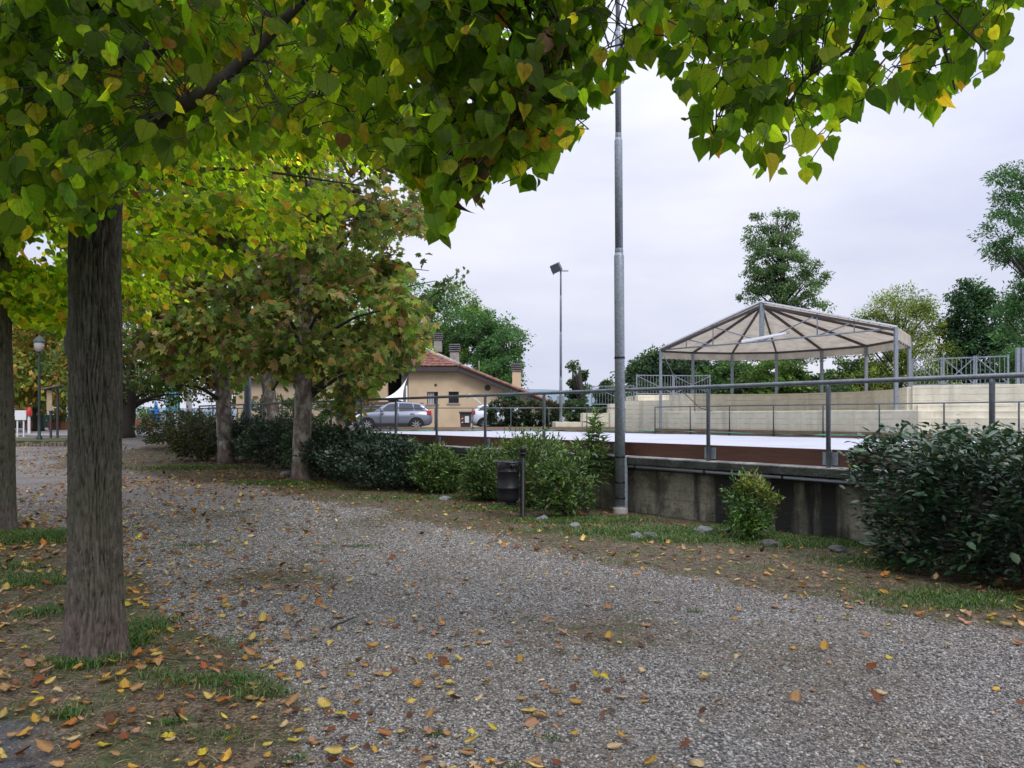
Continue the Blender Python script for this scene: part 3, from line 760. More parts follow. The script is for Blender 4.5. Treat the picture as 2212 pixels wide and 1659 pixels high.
flood(p2, Matrix.Translation((-.22, -.1, 7.72)) @ Matrix.Rotation(rad(-25), 4, 'Z') @ Matrix.Rotation(rad(25), 4, 'X') @ Matrix.Rotation(rad(-18), 4, 'Y') @ Matrix.Diagonal((1.2, 1.2, 1.2, 1)))
p3b = G(247.7, 459.5)
p3 = pole('galvanised light pole standing in the dark hedge between two plane trees', p3b, [(0, 4, .11), (4, 6, .09), (6, 8, .07)], 0, 'galvanised light poles round the court')
MB().box(-.18, .18, -.01, .03, 1.6 - p3b.z, 1.95 - p3b.z).build('junction_plate', M_GALV, p2)

# ------------------------------------------------------------------ stage, terraces, top fences
amph = thing('amphitheatre', 'cream painted concrete stage and stepped seating beyond the court', 'stage', (0, 0, 0))
ZS = 1.8
A = Vector((6.35, 31.7)); B = Vector((12.3, 23.0)); dn = Vector((.825, .565))
m = MB(); poly = [tuple(A), tuple(B), tuple(B + dn * 2.2 + Vector((.3, .6))), (13.6, 29), (12.2, 31.5), (10.9, 33), (7.2, 33.3)]
m.prism(poly, .5, ZS); m.build('stage_front', M_CREAM, amph, bevel=.02)
bw = [(6.9, 33.1), (7.75, 32.2), (9.35, 32.45), (11.05, 32.1), (12.35, 30.7), (13.3, 29.1), (13.5, 26.6), (12.75, 24.3)]
for i in range(len(bw) - 1):
    a = Vector((*bw[i], 2.17)); b = Vector((*bw[i + 1], 2.17))
    MB().beam(a, b, .22, .76).build('back_wall', M_CREAM, amph)
# left stepped wall
def blk(xa, xb, Y, ztop, dep, name='terrace_step'):
    X0 = (xa - 512) / FP * Y; X1 = (xb - 512) / FP * Y
    MB().box(X0, X1, Y, Y + dep, .4, ztop).build(name, M_CREAM, amph, bevel=.012)
blk(555.6, 582.6, 35.0, 1.34, 3); blk(582.8, 609.8, 34.9, 1.76, 3.2); blk(610, 637.5, 34.8, 2.17, 3.4); blk(637.7, 700, 34.6, 2.58, 3.6)
MB().prism([(4.95, 34.55), (6.9, 32.9), (7.1, 33.3), (7.1, 34.55)], .4, 2.3).build('side_wall', M_CREAM, amph)
# right wall of boards
ra = Vector((12.75, 24.2, 0)); rb = Vector((21.5, 19.8, 0)); rd = (rb - ra).normalized(); rn_ = Vector((rd.y, -rd.x, 0))
an = math.atan2(rd.y, rd.x); RL = (rb - ra).length
MR = Matrix.Translation(ra) @ Matrix.Rotation(an, 4, 'Z')
MB().box(0, 3.05, -.0, 1.2, .4, 2.58).build('seating_wall', M_CREAM, amph, MR, bevel=.012)
MB().box(3.05, 9.8, -.0, 1.2, .4, 2.2).build('seating_wall', M_CREAM, amph, MR, bevel=.012)
for i, (h, d) in enumerate(((1.98, .12), (1.78, .24), (1.56, .36))):
    MB().box(.15 + (-.1 * i), RL, -d, -d + .115, .4, h).build('terrace_step', M_CREAM, amph, MR, bevel=.01)
def bar_fence(label, a, b, z0, h, npan, group='steel bar fences above the cream walls', step=.13):
    a = Vector(a); b = Vector(b); d = b - a; L = d.length; an = math.atan2(d.y, d.x)
    t = thing('bar_fence', label, 'fence', (a.x, a.y, z0), an, group)
    pw = L / npan; k = max(2, int(pw / step))
    bm_ = MB().box(-.008, .008, -.008, .008, .08, h - .04); me_ = bpy.data.meshes.new('bar'); me_.from_pydata(bm_.v, [], bm_.f); me_.materials.append(M_GALV)
    for i in range(npan):
        x = i * pw
        MB().box(x, x + .05, -.025, .025, 0, h + .03).build('post', M_GALV, t)
        MB().box(x + pw - .06, x + pw - .01, -.025, .025, 0, h + .03).build('post', M_GALV, t)
        MB().box(x, x + pw, -.015, .015, h - .04, h).build('top_rail', M_GALV, t)
        MB().box(x, x + pw, -.015, .015, .06, .1).build('bottom_rail', M_GALV, t)
        MB().beam((x + .05, -.02, h - .05), (x + pw - .05, -.02, .1), .02, .03).build('brace', M_GALV, t)
        if i % 2: MB().beam((x + .05, -.024, .1), (x + pw - .05, -.024, h - .05), .02, .03).build('brace', M_GALV, t)
        for j in range(1, k): link('bar', me_, t, Matrix.Translation((x + j * pw / k, 0, 0)))
bar_fence('steel bar fence on the cream wall between the stage roof and the lower steps', (5.75, 35.2, 0), (9.3, 35.6, 0), 2.58, .95, 2)
bar_fence('low steel bar fence beside the stepped cream wall', (3.75, 36, 0), (5.7, 35.4, 0), 2.1, .95, 1)
bar_fence('steel bar fence on the cream wall where it runs out beyond the stage roof', (13.3, 25.3, 0), (15.55, 23.75, 0), 2.56, .95, 3)
bar_fence('steel bar fence stepping down past the thick corner posts', (16.0, 23.6, 0), (20.6, 21.3, 0), 2.2, .95, 3)
cp = thing('fence_post', 'pair of thick galvanised corner posts where the upper fence ends', 'post', (15.75, 23.7, 2.2))
for q in (0, .16): MB().box(q, q + .09, 0, .09, 0, 1.55).build('post', M_GALV, cp)

# stage roof
ZT = 4.36
gz = thing('stage_roof', 'beige canvas stage roof fanned on grey steel ribs and posts', 'canopy', (8.9, 27.6, 0))
base = Vector((8.9, 27.6, 0))
GPt = [(6.16, 31.5), (7.68, 32.25), (9.43, 32.55), (11.2, 32.2), (12.55, 30.8), (13.6, 29.2), (13.75, 26.3), (12.0, 23.75)]
mid = (Vector(GPt[0]) + Vector(GPt[-1])) / 2; APX = Vector((mid.x, mid.y, 5.72))
zb = [ZS - 1, ] * 8
for i, p in enumerate(GPt):
    zt = ZT if i in (0, 7) else ZT - .05
    z0 = ZC if i in (0, 7) else 1.0
    m = MB().beam(Vector((p[0], p[1], z0)) - base, Vector((p[0], p[1], zt)) - base, .1, .1); m.build('post', M_GALV, gz)
for i in range(7):
    a = Vector((*GPt[i], ZT - .06)) - base; b = Vector((*GPt[i + 1], ZT - .06)) - base
    MB().beam(a, b, .06, .08).build('edge_beam', M_RIB, gz)
for i, p in enumerate(GPt):
    a = Vector((*p, ZT - .06)) - base; b = APX - base - Vector((0, 0, .1))
    MB().beam(a, b, .055, .09).build('rib', M_RIB, gz)
# canvas with sag between the ribs, eight panels... one skin per bay
for i in range(7):
    n1, n2 = 10, 8; vs = []; fs = []
    a = Vector((*GPt[i], ZT)) - base; b = Vector((*GPt[i + 1], ZT)) - base; ap = APX - base
    for u in range(n1 + 1):
        for v in range(n2 + 1):
            e = a.lerp(b, v / n2); q = e.lerp(ap, u / n1)
            q.z += -.09 * math.sin(math.pi * v / n2) * (1 - u / n1) * math.sin(math.pi * min(1, u / n1 + .15)) + .03
            vs.append(q)
    for u in range(n1):
        for v in range(n2): k = u * (n2 + 1) + v; fs.append((k, k + 1, k + n2 + 2, k + n2 + 1))
    MB().add(vs, fs, True).build('canvas_panel', M_CANVAS, gz)
    vs = []; fs = []; nn = 24
    for v in range(nn + 1):
        e = a.lerp(b, v / nn); out = Vector((e.x, e.y, 0)).normalized() * .04
        vs += [e + Vector((0, 0, .03)) + out, e + out * 1.3 + Vector((0, 0, -.34 - .025 * abs(math.sin(v * .9))))]
    fs = [(2 * v, 2 * v + 2, 2 * v + 3, 2 * v + 1) for v in range(nn)]
    MB().add(vs, fs, True).build('valance', M_CANVAS, gz)
    m = MB()
    for v in range(2, nn, 4):
        e = a.lerp(b, v / nn); out = Vector((e.x, e.y, 0)).normalized() * .05; m.tube([e + out + Vector((0, 0, -.36)), e + out + Vector((0, 0, -.43))], .02, 5)
    m.tube([a + Vector((0, 0, -.4)), b + Vector((0, 0, -.4))], .012, 5); mm = m.build('lacing', M_GALVD, gz); mm['kind'] = 'stuff'
# front truss
FL = Vector((*GPt[0], ZT)) - base; FRr = Vector((*GPt[-1], ZT)) - base; ap = APX - base; mi = (FL + FRr) / 2; mi.z = ZT - .03
MB().tube([FL, mi, FRr], .03, 8).build('tie_beam', M_GALV, gz)
MB().beam(mi, ap, .14, .14).build('king_post', M_GALV, gz)
for e in (FL, FRr):
    for f0, f1 in ((.45, 0), (.72, .45)):
        top = e.lerp(ap, 1 - f0); bot = e.lerp(mi, 1 - f0); MB().tube([top, bot], .022, 6).build('strut', M_GALV, gz)
        nxt = e.lerp(mi, 1 - f1) if f1 else mi
        MB().tube([top - Vector((0, 0, .05)), nxt], .022, 6).build('brace', M_GALV, gz)
    m = MB(); n = 14
    for i in range(n): 
        q = e.lerp(ap, (i + .5) / n); m.tube([q + Vector((0, 0, .0)), q + Vector((0, 0, .09))], .02, 5)
    o = m.build('lacing', M_GALV, gz); o['kind'] = 'stuff'
    MB().beam(e + Vector((0, 0, .06)), ap + Vector((0, 0, .06)), .16, .05).build('roof_edge', M_WHITE, gz)
sl_ = thing('strip_light', 'long white strip light slung under the front truss of the stage roof', 'light', W(764, 337, 26.9))
MB().beam((-.72, .25, -.13), (.72, -.25, .12), .12, .07).build('housing', M_WHITE, sl_)
MB().beam((-.7, .22, -.18), (.7, -.26, .07), .05, .03).build('tube', M_WHITE, sl_)
MB().beam((.7, -.26, .12), (.8, -.3, .14), .14, .1).build('end_cap', M_CHIM, sl_)
cb = MB().tube([W(662, 352, 31.3), W(672, 372, 31.3), W(683, 392, 31.3), W(700, 408, 31.4), W(722, 414, 31.4)], .02, 5)
tag(cb.build('cable', M_GALVD), 'loose cable drooping from the canvas corner across the stage wall', 'cable')

# ------------------------------------------------------------------ house and yard
YH = 50
def q(px, py, Y=YH): return W(px, py, Y)
zg = .8
house = thing('house', 'ochre stucco house with red tiled roof and ringed chimneys', 'house', (0, YH, zg))
HB = Vector((0, YH, zg))
def xz(px, py, Y=YH): p = W(px, py, Y); return (p.x, p.z - zg)
# walls, with openings left between pieces
xl, xr = xz(369, 0)[0], xz(562, 0)[0]
zt = xz(0, 369)[1]
def wall_piece(x0, x1, z0, z1, mat=M_STUCCO, y0=0, y1=.35): MB().box(x0, x1, y0, y1, z0, z1).build('wall', mat, house)
o1a, o1b = xz(387.5, 0)[0], xz(408.5, 0)[0]            # dark loggia
w1 = (xz(427, 0)[0], xz(438, 0)[0], xz(0, 404)[1], xz(0, 391.8)[1])
w2 = (xz(448.5, 0)[0], xz(458.8, 0)[0], xz(0, 403)[1], xz(0, 391.6)[1])
wall_piece(xl, o1a, 0, zt); wall_piece(o1a, o1b, xz(0, 372)[1], zt)
wall_piece(o1b, w1[0], 0, zt); wall_piece(w1[0], w1[1], 0, w1[2]); wall_piece(w1[0], w1[1], w1[3], zt)
wall_piece(w1[1], w2[0], 0, zt); wall_piece(w2[0], w2[1], 0, w2[2]); wall_piece(w2[0], w2[1], w2[3], zt)
xk = xz(460, 0)[0]
MB().slab([(w2[1], 0), (xr, 0), (xr, xz(0, 409)[1]), (xk, zt), (w2[1], zt)], 0, .35).build('wall', M_STUCCO, house)
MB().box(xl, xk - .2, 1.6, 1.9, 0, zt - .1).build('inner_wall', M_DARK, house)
MB().box(o1b - .5, o1b - .01, .25, 1.6, 0, zt - .2).build('reveal', M_CHIM, house)
for (a, b, c, d), cur in ((w1, 1), (w2, 0)):
    wn_ = MB().box(a, b, .2, .25, c, d).build('window', M_GLASS, house)
    if cur: MB().box(a + .03, a + (b - a) * .62, .15, .19, c, d).build('curtain', M_WHITE, wn_)
    for i in range(7):
        x = a + (b - a) * (i + .5) / 7; MB().box(x - .012, x + .012, .05, .075, c, d).build('bar', M_FASCIA, wn_)
    MB().box(a - .08, b + .08, -.06, .1, c - .1, c - .003).build('sill', M_CHIM, wn_)
for px, py, r in ((435.7, 385, .09), (487.5, 387.8, .2)):
    x, z = xz(px, py); m = MB(); m.tube([(x, -.03, z), (x, .02, z)], r, 16); m.build('vent', M_FASCIA, house)
MB().tube([(o1b - .12, -.02, zt - 1.1), (o1b - .12, -.02, .2)], .06, 8).build('drainpipe', M_WHITE, house)
# tiled roofs
def tiled(name, quad, nw, nh, mat, parent, r=.09):
    """rows of half round tiles over a quad a,b (eave) c,d (ridge: above b, above a), joined as one part"""
    a, b, c, d = [Vector(p) for p in quad]; vs = []; fs = []
    un = (b - a).cross(d - a).normalized()
    if un.z < 0: un = -un
    K = 5; rng = random.Random(9)
    for i in range(nw):
        for j in range(nh):
            o = len(vs); lift0 = .07; dx = rng.uniform(-.02, .02); dzz = rng.uniform(-.015, .02)
            for e, (v, lf) in enumerate(((j / nh, lift0), ((j + 1.15) / nh, .01))):
                v = min(v, 1.02)
                for k in range(K + 1):
                    ang = math.pi * k / K; u = (i + .5 - .5 * math.cos(ang) * .96 + dx) / nw
                    p = a.lerp(b, u).lerp(d.lerp(c, u), v) + un * (math.sin(ang) * r + lf + dzz); vs.append(p)
            for k in range(K): fs.append((o + k, o + k + 1, o + K + 1 + k + 1, o + K + 1 + k))
            fs.append(tuple(o + k for k in range(K + 1))[::-1])
    ob = MB().add(vs, fs, False).build(name, mat, parent); ob['kind'] = 'stuff'
    MB().add([a, b, c, d], [(0, 1, 2, 3)]).build('roof_deck', M_FASCIA, parent)
e0 = q(340, 368, 49.5) - HB; e1 = q(460.5, 367, 49.5) - HB; r1 = q(414, 346.5, 54) - HB; r0 = q(340, 343, 54) - HB
tiled('roof_tiles', (e0, e1, r1, r0), 44, 13, M_TILE, house)
MB().tube([e1 + Vector((0, 0, .12)), r1 + Vector((0, 0, .12))], .16, 8).build('ridge_tiles', M_TILE2, house)
MB().box(e0.x, e1.x, e0.y - .02, e0.y + 1.0, e0.z - .22, e0.z + .06).build('eave', M_FASCIA, house)
v0 = q(459.5, 366.5, 49.4) - HB; v1 = q(572, 412, 49.4) - HB
d0 = Vector((0, 8, .0))
MB().add([v0, v1, v1 + Vector((0, 0, -.32)), v0 + Vector((0, 0, -.32)), v0 + d0, v1 + d0, v1 + d0 - Vector((0, 0, .32)), v0 + d0 - Vector((0, 0, .32))],
         [(3, 2, 1, 0), (0, 1, 5, 4), (4, 5, 6, 7), (7, 6, 2, 3), (1, 2, 6, 5), (0, 4, 7, 3)]).build('verge_board', M_FASCIA, house)
up = Vector((0, 0, .03))
tiled('roof_tiles', (v1 + up, v1 + d0 + up, v0 + d0 + up, v0 + up), 30, 22, M_TILE, house)
MB().tube([v0 + Vector((0, -.03, .1)), v1 + Vector((0, -.03, .1))], .1, 8).build('verge_tiles', M_TILE, house)
for px, y0, y1, wd, Yc, bm_ in ((454.7, 344, 370, 8.6, 51.5, M_CHIM), (438, 333, 352, 7.5, 54, M_CHIM), (516.6, 363.5, 388, 8.6, 51, M_STUCCO)):
    a = q(px, y1, Yc) - HB; b = q(px, y0, Yc) - HB; h = wd / FP * Yc / 2
    ch = MB().box(a.x - h, a.x + h, a.y - h, a.y + h, a.z, b.z - .55).build('chimney', bm_, house)
    for i in range(4):
        z = b.z - .55 + i * .14; MB().box(a.x - h - .08, a.x + h + .08, a.y - h - .08, a.y + h + .08, z + .02, z + .1).build('cap_ring', M_CHIMD, ch, bevel=.03)
        MB().box(a.x - h + .08, a.x + h - .08, a.y - h + .08, a.y + h - .08, z - .03, z + .02).build('cap_core', M_DARK, ch)
aa = q(479, 361, 53) - HB; ab = q(479, 378, 53) - HB
MB().tube([aa, ab], .03, 6).build('antenna', M_CHIM, house)
# low wing behind the plane trees
wing = thing('house', 'low ochre stucco wing with tiled eave behind the plane trees', 'house', (0, 45, zg)); WB = Vector((0, 45, zg))
wa, wb = W(236, 0, 45).x, W(330, 0, 45).x
MB().box(wa, wb, 0, 5, 0, 3.0).build('wall', M_STUCCO2, wing)
MB().box(wa + 1.5, wa + 2.3, -.03, .02, 0, 2.1).build('door', M_DARK, wing)
tiled('roof_tiles', (Vector((wa - .3, -.4, 2.95)), Vector((wb + .3, -.4, 2.95)), Vector((wb + .3, 3, 4.2)), Vector((wa - .3, 3, 4.2))), 30, 9, M_TILE, wing)
# shade sail
def sail():
    a, b, c = W(409.6, 373.2, 47.5), W(370, 400.5, 45.5), W(403, 401, 46.2)
    n = 14; vs = []; ids = {}
    for i in range(n + 1):
        for j in range(n + 1 - i):
            u, v = i / n, j / n; w_ = 1 - u - v
            p = a * w_ + b * u + c * v
            s1 = u * w_; s2 = u * v; s3 = v * w_
            p += (Vector((.9, 0, -1.9)) * s1 + Vector((0, 0, .5)) * s2 + Vector((-.6, 0, .0)) * s3) * .9
            ids[(i, j)] = len(vs); vs.append(p - a)
    fs = []
    for i in range(n):
        for j in range(n - i):
            fs.append((ids[(i, j)], ids[(i + 1, j)], ids[(i, j + 1)]))
            if j < n - i - 1: fs.append((ids[(i + 1, j)], ids[(i + 1, j + 1)], ids[(i, j + 1)]))
    o = MB().add(vs, fs, True).build('shade_sail', M_WHITE); o.location = a
    tag(o, 'white shade sail stretched from the house corner down to the sleeper wall', 'awning')
sail()
lw = thing('sleeper_wall', 'dark weathered wall of stacked timber sleepers behind the silver car', 'wall', (W(356, 0, 45).x, 45, zg))
Lw = W(412, 0, 45).x - W(356, 0, 45).x
ztop = W(0, 401.5, 45).z - zg
nb = 8
for i in range(nb):
    h = ztop / nb; m = MB(); dy = rr.uniform(-.05, .04)
    m.box(0, Lw, dy, dy + .22, i * h + .012, (i + 1) * h - .02); m.build('sleeper', M_SLEEPER, lw, bevel=.02)

# ------------------------------------------------------------------ cars
def car(label, loc, rz, paintm, L, H, kind):
    t = thing('parked_car', label, 'car', loc, rz)
    f = L / 4.3; 
    st = [(0, .45, .62, .62), (.06, .3, .78, .72), (.35, .24, .9, .82), (.75, .22, .98, .88), (1.2, .22, 1.04, .9), (1.8, .22, 1.06, .9), (2.6, .22, 1.08, .9), (3.3, .22, 1.11, .9), (3.8, .24, 1.12, .88), (4.12, .3, 1.08, .84), (4.27, .42, .95, .76), (4.3, .5, .8, .68)]
    vs = []; fs = []; K = 12
    for x, z0, zb_, wd in st:
        x = (x - 2.15) * f
        prof = [(0, z0), (wd * .8, z0), (wd * .97, z0 + .1), (wd, z0 + .35 * (zb_ - z0)), (wd * .985, z0 + .62 * (zb_ - z0)), (wd * .93, zb_ - .04), (wd * .84, zb_), (0, zb_ + .03)]
        ring = [(x, y, z) for y, z in prof] + [(x, -y, z) for y, z in prof[-2:0:-1]]
        K = len(ring); vs += ring
    for i in range(len(st) - 1):
        for k in range(K): fs.append((i * K + k, (i + 1) * K + k, (i + 1) * K + (k + 1) % K, i * K + (k + 1) % K))
    fs.append(tuple(range(K))); fs.append(tuple(reversed(range((len(st) - 1) * K, len(st) * K))))
    MB().add(vs, fs, True).build('body', paintm, t)
    # greenhouse
    gh = [(1.08, 1.0, 1.03), (1.55, 1.03, 1.34), (1.95, 1.05, 1.53), (2.4, 1.06, 1.585), (3.0, 1.07, 1.58), (3.55, 1.08, 1.52), (3.8, 1.09, 1.46), (4.05, 1.09, 1.2), (4.15, 1.06, 1.08)]
    gh = [(x, zb_, 1.0 + (zr - 1.0) * (H - 1.0) / .585) for x, zb_, zr in gh]
    vs = []; fs = []
    def half(x, z, zr): return .8 - .17 * max(0, (z - 1.02)) / .55
    for x, zb_, zr in gh:
        X_ = (x - 2.15) * f
        yr = half(x, zr, zr)
        ring = [(X_, half(x, zb_, zr), zb_ - .03), (X_, half(x, (zb_ + zr) / 2, zr), (zb_ + zr) / 2), (X_, yr + .0, zr - .03), (X_, yr - .08, zr), (X_, 0, zr + .02)]
        ring = ring + [(a, -b, c) for a, b, c in ring[-2::-1]]
        K = len(ring); vs += ring
    for i in range(len(gh) - 1):
        for k in range(K - 1): fs.append((i * K + k, (i + 1) * K + k, (i + 1) * K + k + 1, i * K + k + 1))
    fs.append(tuple(range(K))); fs.append(tuple(reversed(range((len(gh) - 1) * K, len(gh) * K))))
    MB().add(vs, fs, True).build('cabin', paintm, t)
    zr_at = lambda x: np.interp(x, [g_[0] for g_ in gh], [g_[2] for g_ in gh])
    def sidewin(x0, x1, x2, x3):
        """bottom x0..x1, top x2..x3"""
        for sg in (-1, 1):
            n = 5; vv = []
            for i in range(n + 1):
                xb = x0 + (x1 - x0) * i / n; xt = x2 + (x3 - x2) * i / n
                for xx, z in ((xb, 1.09), (xt, zr_at(xt) - .07)):
                    vv.append(((xx - 2.15) * f, sg * (half(xx, z, 0) + .012), z))
            ff = [(2 * i, 2 * i + 2, 2 * i + 3, 2 * i + 1) for i in range(n)]
            if sg > 0: ff = [x[::-1] for x in ff]
            MB().add(vv, ff).build('side_window', M_GLASS, t)
    sidewin(1.5, 2.42, 1.86, 2.42); sidewin(2.5, 3.3, 2.5, 3.2); sidewin(3.36, 3.85, 3.26, 3.6)
    def cross(xa, za, xb, zb2, nm):
        ya = half(xa, za, 0) - .07; yb = half(xb, zb2, 0) - .1
        d = .02; sgn = -1 if xa < 2 else 1
        MB().add([((xa - 2.15) * f + sgn * d, -ya, za + .02), ((xa - 2.15) * f + sgn * d, ya, za + .02), ((xb - 2.15) * f + sgn * d, yb, zb2 + .02), ((xb - 2.15) * f + sgn * d, -yb, zb2 + .02)], [(0, 1, 2, 3)]).build(nm, M_GLASS, t)
    cross(1.14, 1.09, 1.9, zr_at(1.9) - .02, 'windscreen')
    if kind == 'suv': cross(4.08, 1.18, 3.84, zr_at(3.84) - .03, 'rear_window')
    for x in (.8, 3.42):
        for sg in (-1, 1):
            y = sg * .82
            wh = MB(); wh.tube([((x - 2.15) * f, y - .1, .33), ((x - 2.15) * f, y + .1, .33)], .33, 24); wo_ = wh.build('wheel', M_RUB, t)
            c_ = ((x - 2.15) * f, y + sg * .105, .33)
            rm = MB(); rm.tube([(c_[0], c_[1] - sg * .03, c_[2]), c_], .225, 20); rm.build('rim', M_DARK, wo_)
            for k in range(8):
                a = k * math.pi / 4 + .2; MB().beam((c_[0] + .04 * math.cos(a), c_[1] + sg * .008, c_[2] + .04 * math.sin(a)), (c_[0] + .225 * math.cos(a), c_[1] + sg * .008, c_[2] + .225 * math.sin(a)), .045, .02, up=(0, 1, 0)).build('spoke', M_CHROME, wo_)
            ar = MB(); pts = []
            for k in range(13):
                a = math.pi * k / 12; pts.append(((x - 2.15) * f + .41 * math.cos(a), sg * .875, .3 + .42 * math.sin(a)))
            ar.tube(pts, .045, 6); ar.build('wheel_arch', M_RUB if kind == 'suv' else M_DARK, t)
            cv = MB(); cc_ = [((x - 2.15) * f, sg * .903, .33)] + [((x - 2.15) * f + .4 * math.cos(math.pi * k / 12), sg * .903, .3 + .41 * math.sin(math.pi * k / 12)) for k in range(13)]
            cv.add(cc_, [(0, k + 1, k + 2) for k in range(12)]); cv.build('arch_well', M_DARK, t)
    for sg in (-1, 1):
        if kind == 'suv': MB().box((1.25 - 2.15) * f, (2.98 - 2.15) * f, sg * .9 - .02, sg * .9 + .02, .22, .4).build('sill', M_RUB, t)
        MB().box((4.0 - 2.15) * f, (4.24 - 2.15) * f, sg * .8 - .06, sg * .8 + .045, .88, 1.12).build('tail_lamp', M_LAMPR, t, bevel=.03)
        MB().add([((.06 - 2.15) * f, sg * .52, .74), ((.12 - 2.15) * f, sg * .8, .7), ((.62 - 2.15) * f, sg * .885, .82), ((.6 - 2.15) * f, sg * .875, .93), ((.2 - 2.15) * f, sg * .66, .87)],
                 [(0, 1, 2, 3, 4)]).build('headlight', M_LAMPW, t).modifiers.new('s', 'SOLIDIFY').thickness = .04
        mi_ = MB().box((1.52 - 2.15) * f, (1.68 - 2.15) * f, sg * .99 - .09, sg * .99 + .09, 1.02, 1.16).build('mirror', paintm, t, bevel=.03)
        for xh in (2.25, 3.1): MB().box((xh - 2.15) * f, (xh + .18 - 2.15) * f, sg * .905 - .02, sg * .905 + .02, .93, .96).build('handle', M_CHROME, t)
        for xd in (1.42, 2.46, 3.3): MB().box((xd - 2.15) * f, (xd + .012 - 2.15) * f, sg * .893 - .012, sg * .893 + .012, .42, 1.0).build('door_gap', M_DARK, t)
    MB().box((0 - 2.15) * f - .015, (.1 - 2.15) * f, -.6, .6, .42, .68).build('grille', M_DARK, t)
    MB().box(-2.15 * f - .03, -2.15 * f, -.26, .26, .42, .53).build('plate', M_WHITE, t)
    MB().box(-2.15 * f + .02, (.3 - 2.15) * f, -.7, .7, .2, .34).build('bumper', M_RUB, t)
    return t
cz = .82
c1 = car('silver grey crossover parked before the sleeper wall', (W(391.5, 0, 42).x, 42.6, cz), rad(7), M_CARG, 4.35, 1.58, 'suv')
MB().box(1.5, 1.72, -.5, .5, 1.5, 1.55).build('roof_spoiler', M_CARG, c1)
wcx = W(470.5, 0, 41.5).x + 1.95
c2_ = car('white hatchback with its tailgate raised beside the wheelie bin', (wcx, 42.2, cz), rad(180), M_CARW, 3.9, 1.47, 'hatch')
f = 3.9 / 4.3
MB().add([((3.7 - 2.15) * f, -.6, 1.47), ((3.7 - 2.15) * f, .6, 1.47), ((4.35 - 2.15) * f, .62, 1.98), ((4.35 - 2.15) * f, -.62, 1.98), ((4.6 - 2.15) * f, .6, 1.75), ((4.6 - 2.15) * f, -.6, 1.75)],
         [(0, 1, 2, 3), (3, 2, 4, 5)]).build('tailgate', M_CARW, c2_).modifiers.new('s', 'SOLIDIFY').thickness = .07
wb_ = thing('wheelie_bin', 'dark brown wheelie bin with striped label between the two cars', 'bin', (W(465.6, 0, 41).x, 41, cz))
MB().add([(-.24, -.24, .06), (.24, -.24, .06), (.24, .3, .06), (-.24, .3, .06), (-.3, -.32, .95), (.3, -.32, .95), (.3, .36, .95), (-.3, .36, .95)],
         [(0, 3, 2, 1), (4, 5, 6, 7), (0, 1, 5, 4), (1, 2, 6, 5), (2, 3, 7, 6), (3, 0, 4, 7)]).build('body', M_FASCIA, wb_)
MB().box(-.34, .34, -.36, .4, .95, 1.05).build('lid', M_FASCIA, wb_, bevel=.03)
MB().box(-.02, .2, -.33, -.3, .45, .8).build('sticker', M_WHITE, wb_)
for i in range(4): MB().add([(-.2, -.315, .42 + i * .1), (-.1, -.315, .47 + i * .1), (-.1, -.32, .52 + i * .1), (-.2, -.32, .47 + i * .1)], [(0, 1, 2, 3)]).build('stripe', M_REDP if i % 2 else M_WHITE, wb_).modifiers.new('s', 'SOLIDIFY').thickness = .01
for sg in (-1, 1): MB().tube([(sg * .24, .3, .1), (sg * .3, .3, .1)], .1, 12).build('wheel', M_RUB, wb_)

# ------------------------------------------------------------------ litter bin in the foreground
lb = G(522.8, 517); lbz = Vector((lb.x, lb.y, 0))
tb = thing('litter_bin', 'black metal litter bin lined with a bag on a ball topped post', 'litter bin', lbz)
MB().lathe([(.0, 1.13), (.02, 1.128), (.04, 1.115), (.053, 1.085), (.05, 1.055), (.03, 1.03), (.03, 1.02), (.055, 1.015), (.055, 1.0), (.036, .99), (.036, .93), (.04, .925), (.04, .04), (.055, .03), (.055, 0)], 20).build('post', M_BLACK, tb)
cx = -.235
bd = MB(); bd.lathe([(.08, .24), (.15, .255), (.168, .28), (.175, .33), (.175, .46), (.18, .465), (.18, .475), (.175, .48), (.175, .72), (.18, .725), (.18, .735), (.175, .74), (.175, .86), (.18, .865), (.18, .88), (.165, .88), (.165, .5)], 36, (cx, 0, 0)); bd.build('basket', M_BLACK, tb)
hol = MB()
for row, z in enumerate((.4, .435, .795, .825)):
    for k in range(30):
        a = 2 * math.pi * (k + .5 * (row % 2)) / 30
        if row in (0, 1) and (k // 3) % 2 and False: continue
        d = Vector((math.cos(a), math.sin(a), 0)); c = Vector((cx, 0, z)) + d * .1745
        hol.tube([c, c + d * .0022], .0075, 6)
hm = NT('hole_shade'); hm.pbr((.001, .001, .001), 1, None, 0, 0); o = hol.build('perforations', hm.m, tb); o['kind'] = 'stuff'
bag = MB(); vs = []; nn = 40; rb_ = random.Random(5)
prof = [(.168, .70), (.17, .87), (.178, .893), (.186, .885), (.187, .84), (.184, .79)]
for j, (r_, z) in enumerate(prof):
    for k in range(nn):
        a = 2 * math.pi * k / nn; w_ = 1 + (.03 * math.sin(a * 9) + rb_.uniform(-.02, .02)) * (j > 1); vs.append((cx + r_ * w_ * math.cos(a), r_ * w_ * math.sin(a), z + (rb_.uniform(-.012, .012) + .03 * math.sin(a * 3)) * (j > 3)))
fs = [(j * nn + k, j * nn + (k + 1) % nn, (j + 1) * nn + (k + 1) % nn, (j + 1) * nn + k) for j in range(len(prof) - 1) for k in range(nn)]
bag.add(vs, fs, True).build('bag', M_BAG, tb)
kn = MB()
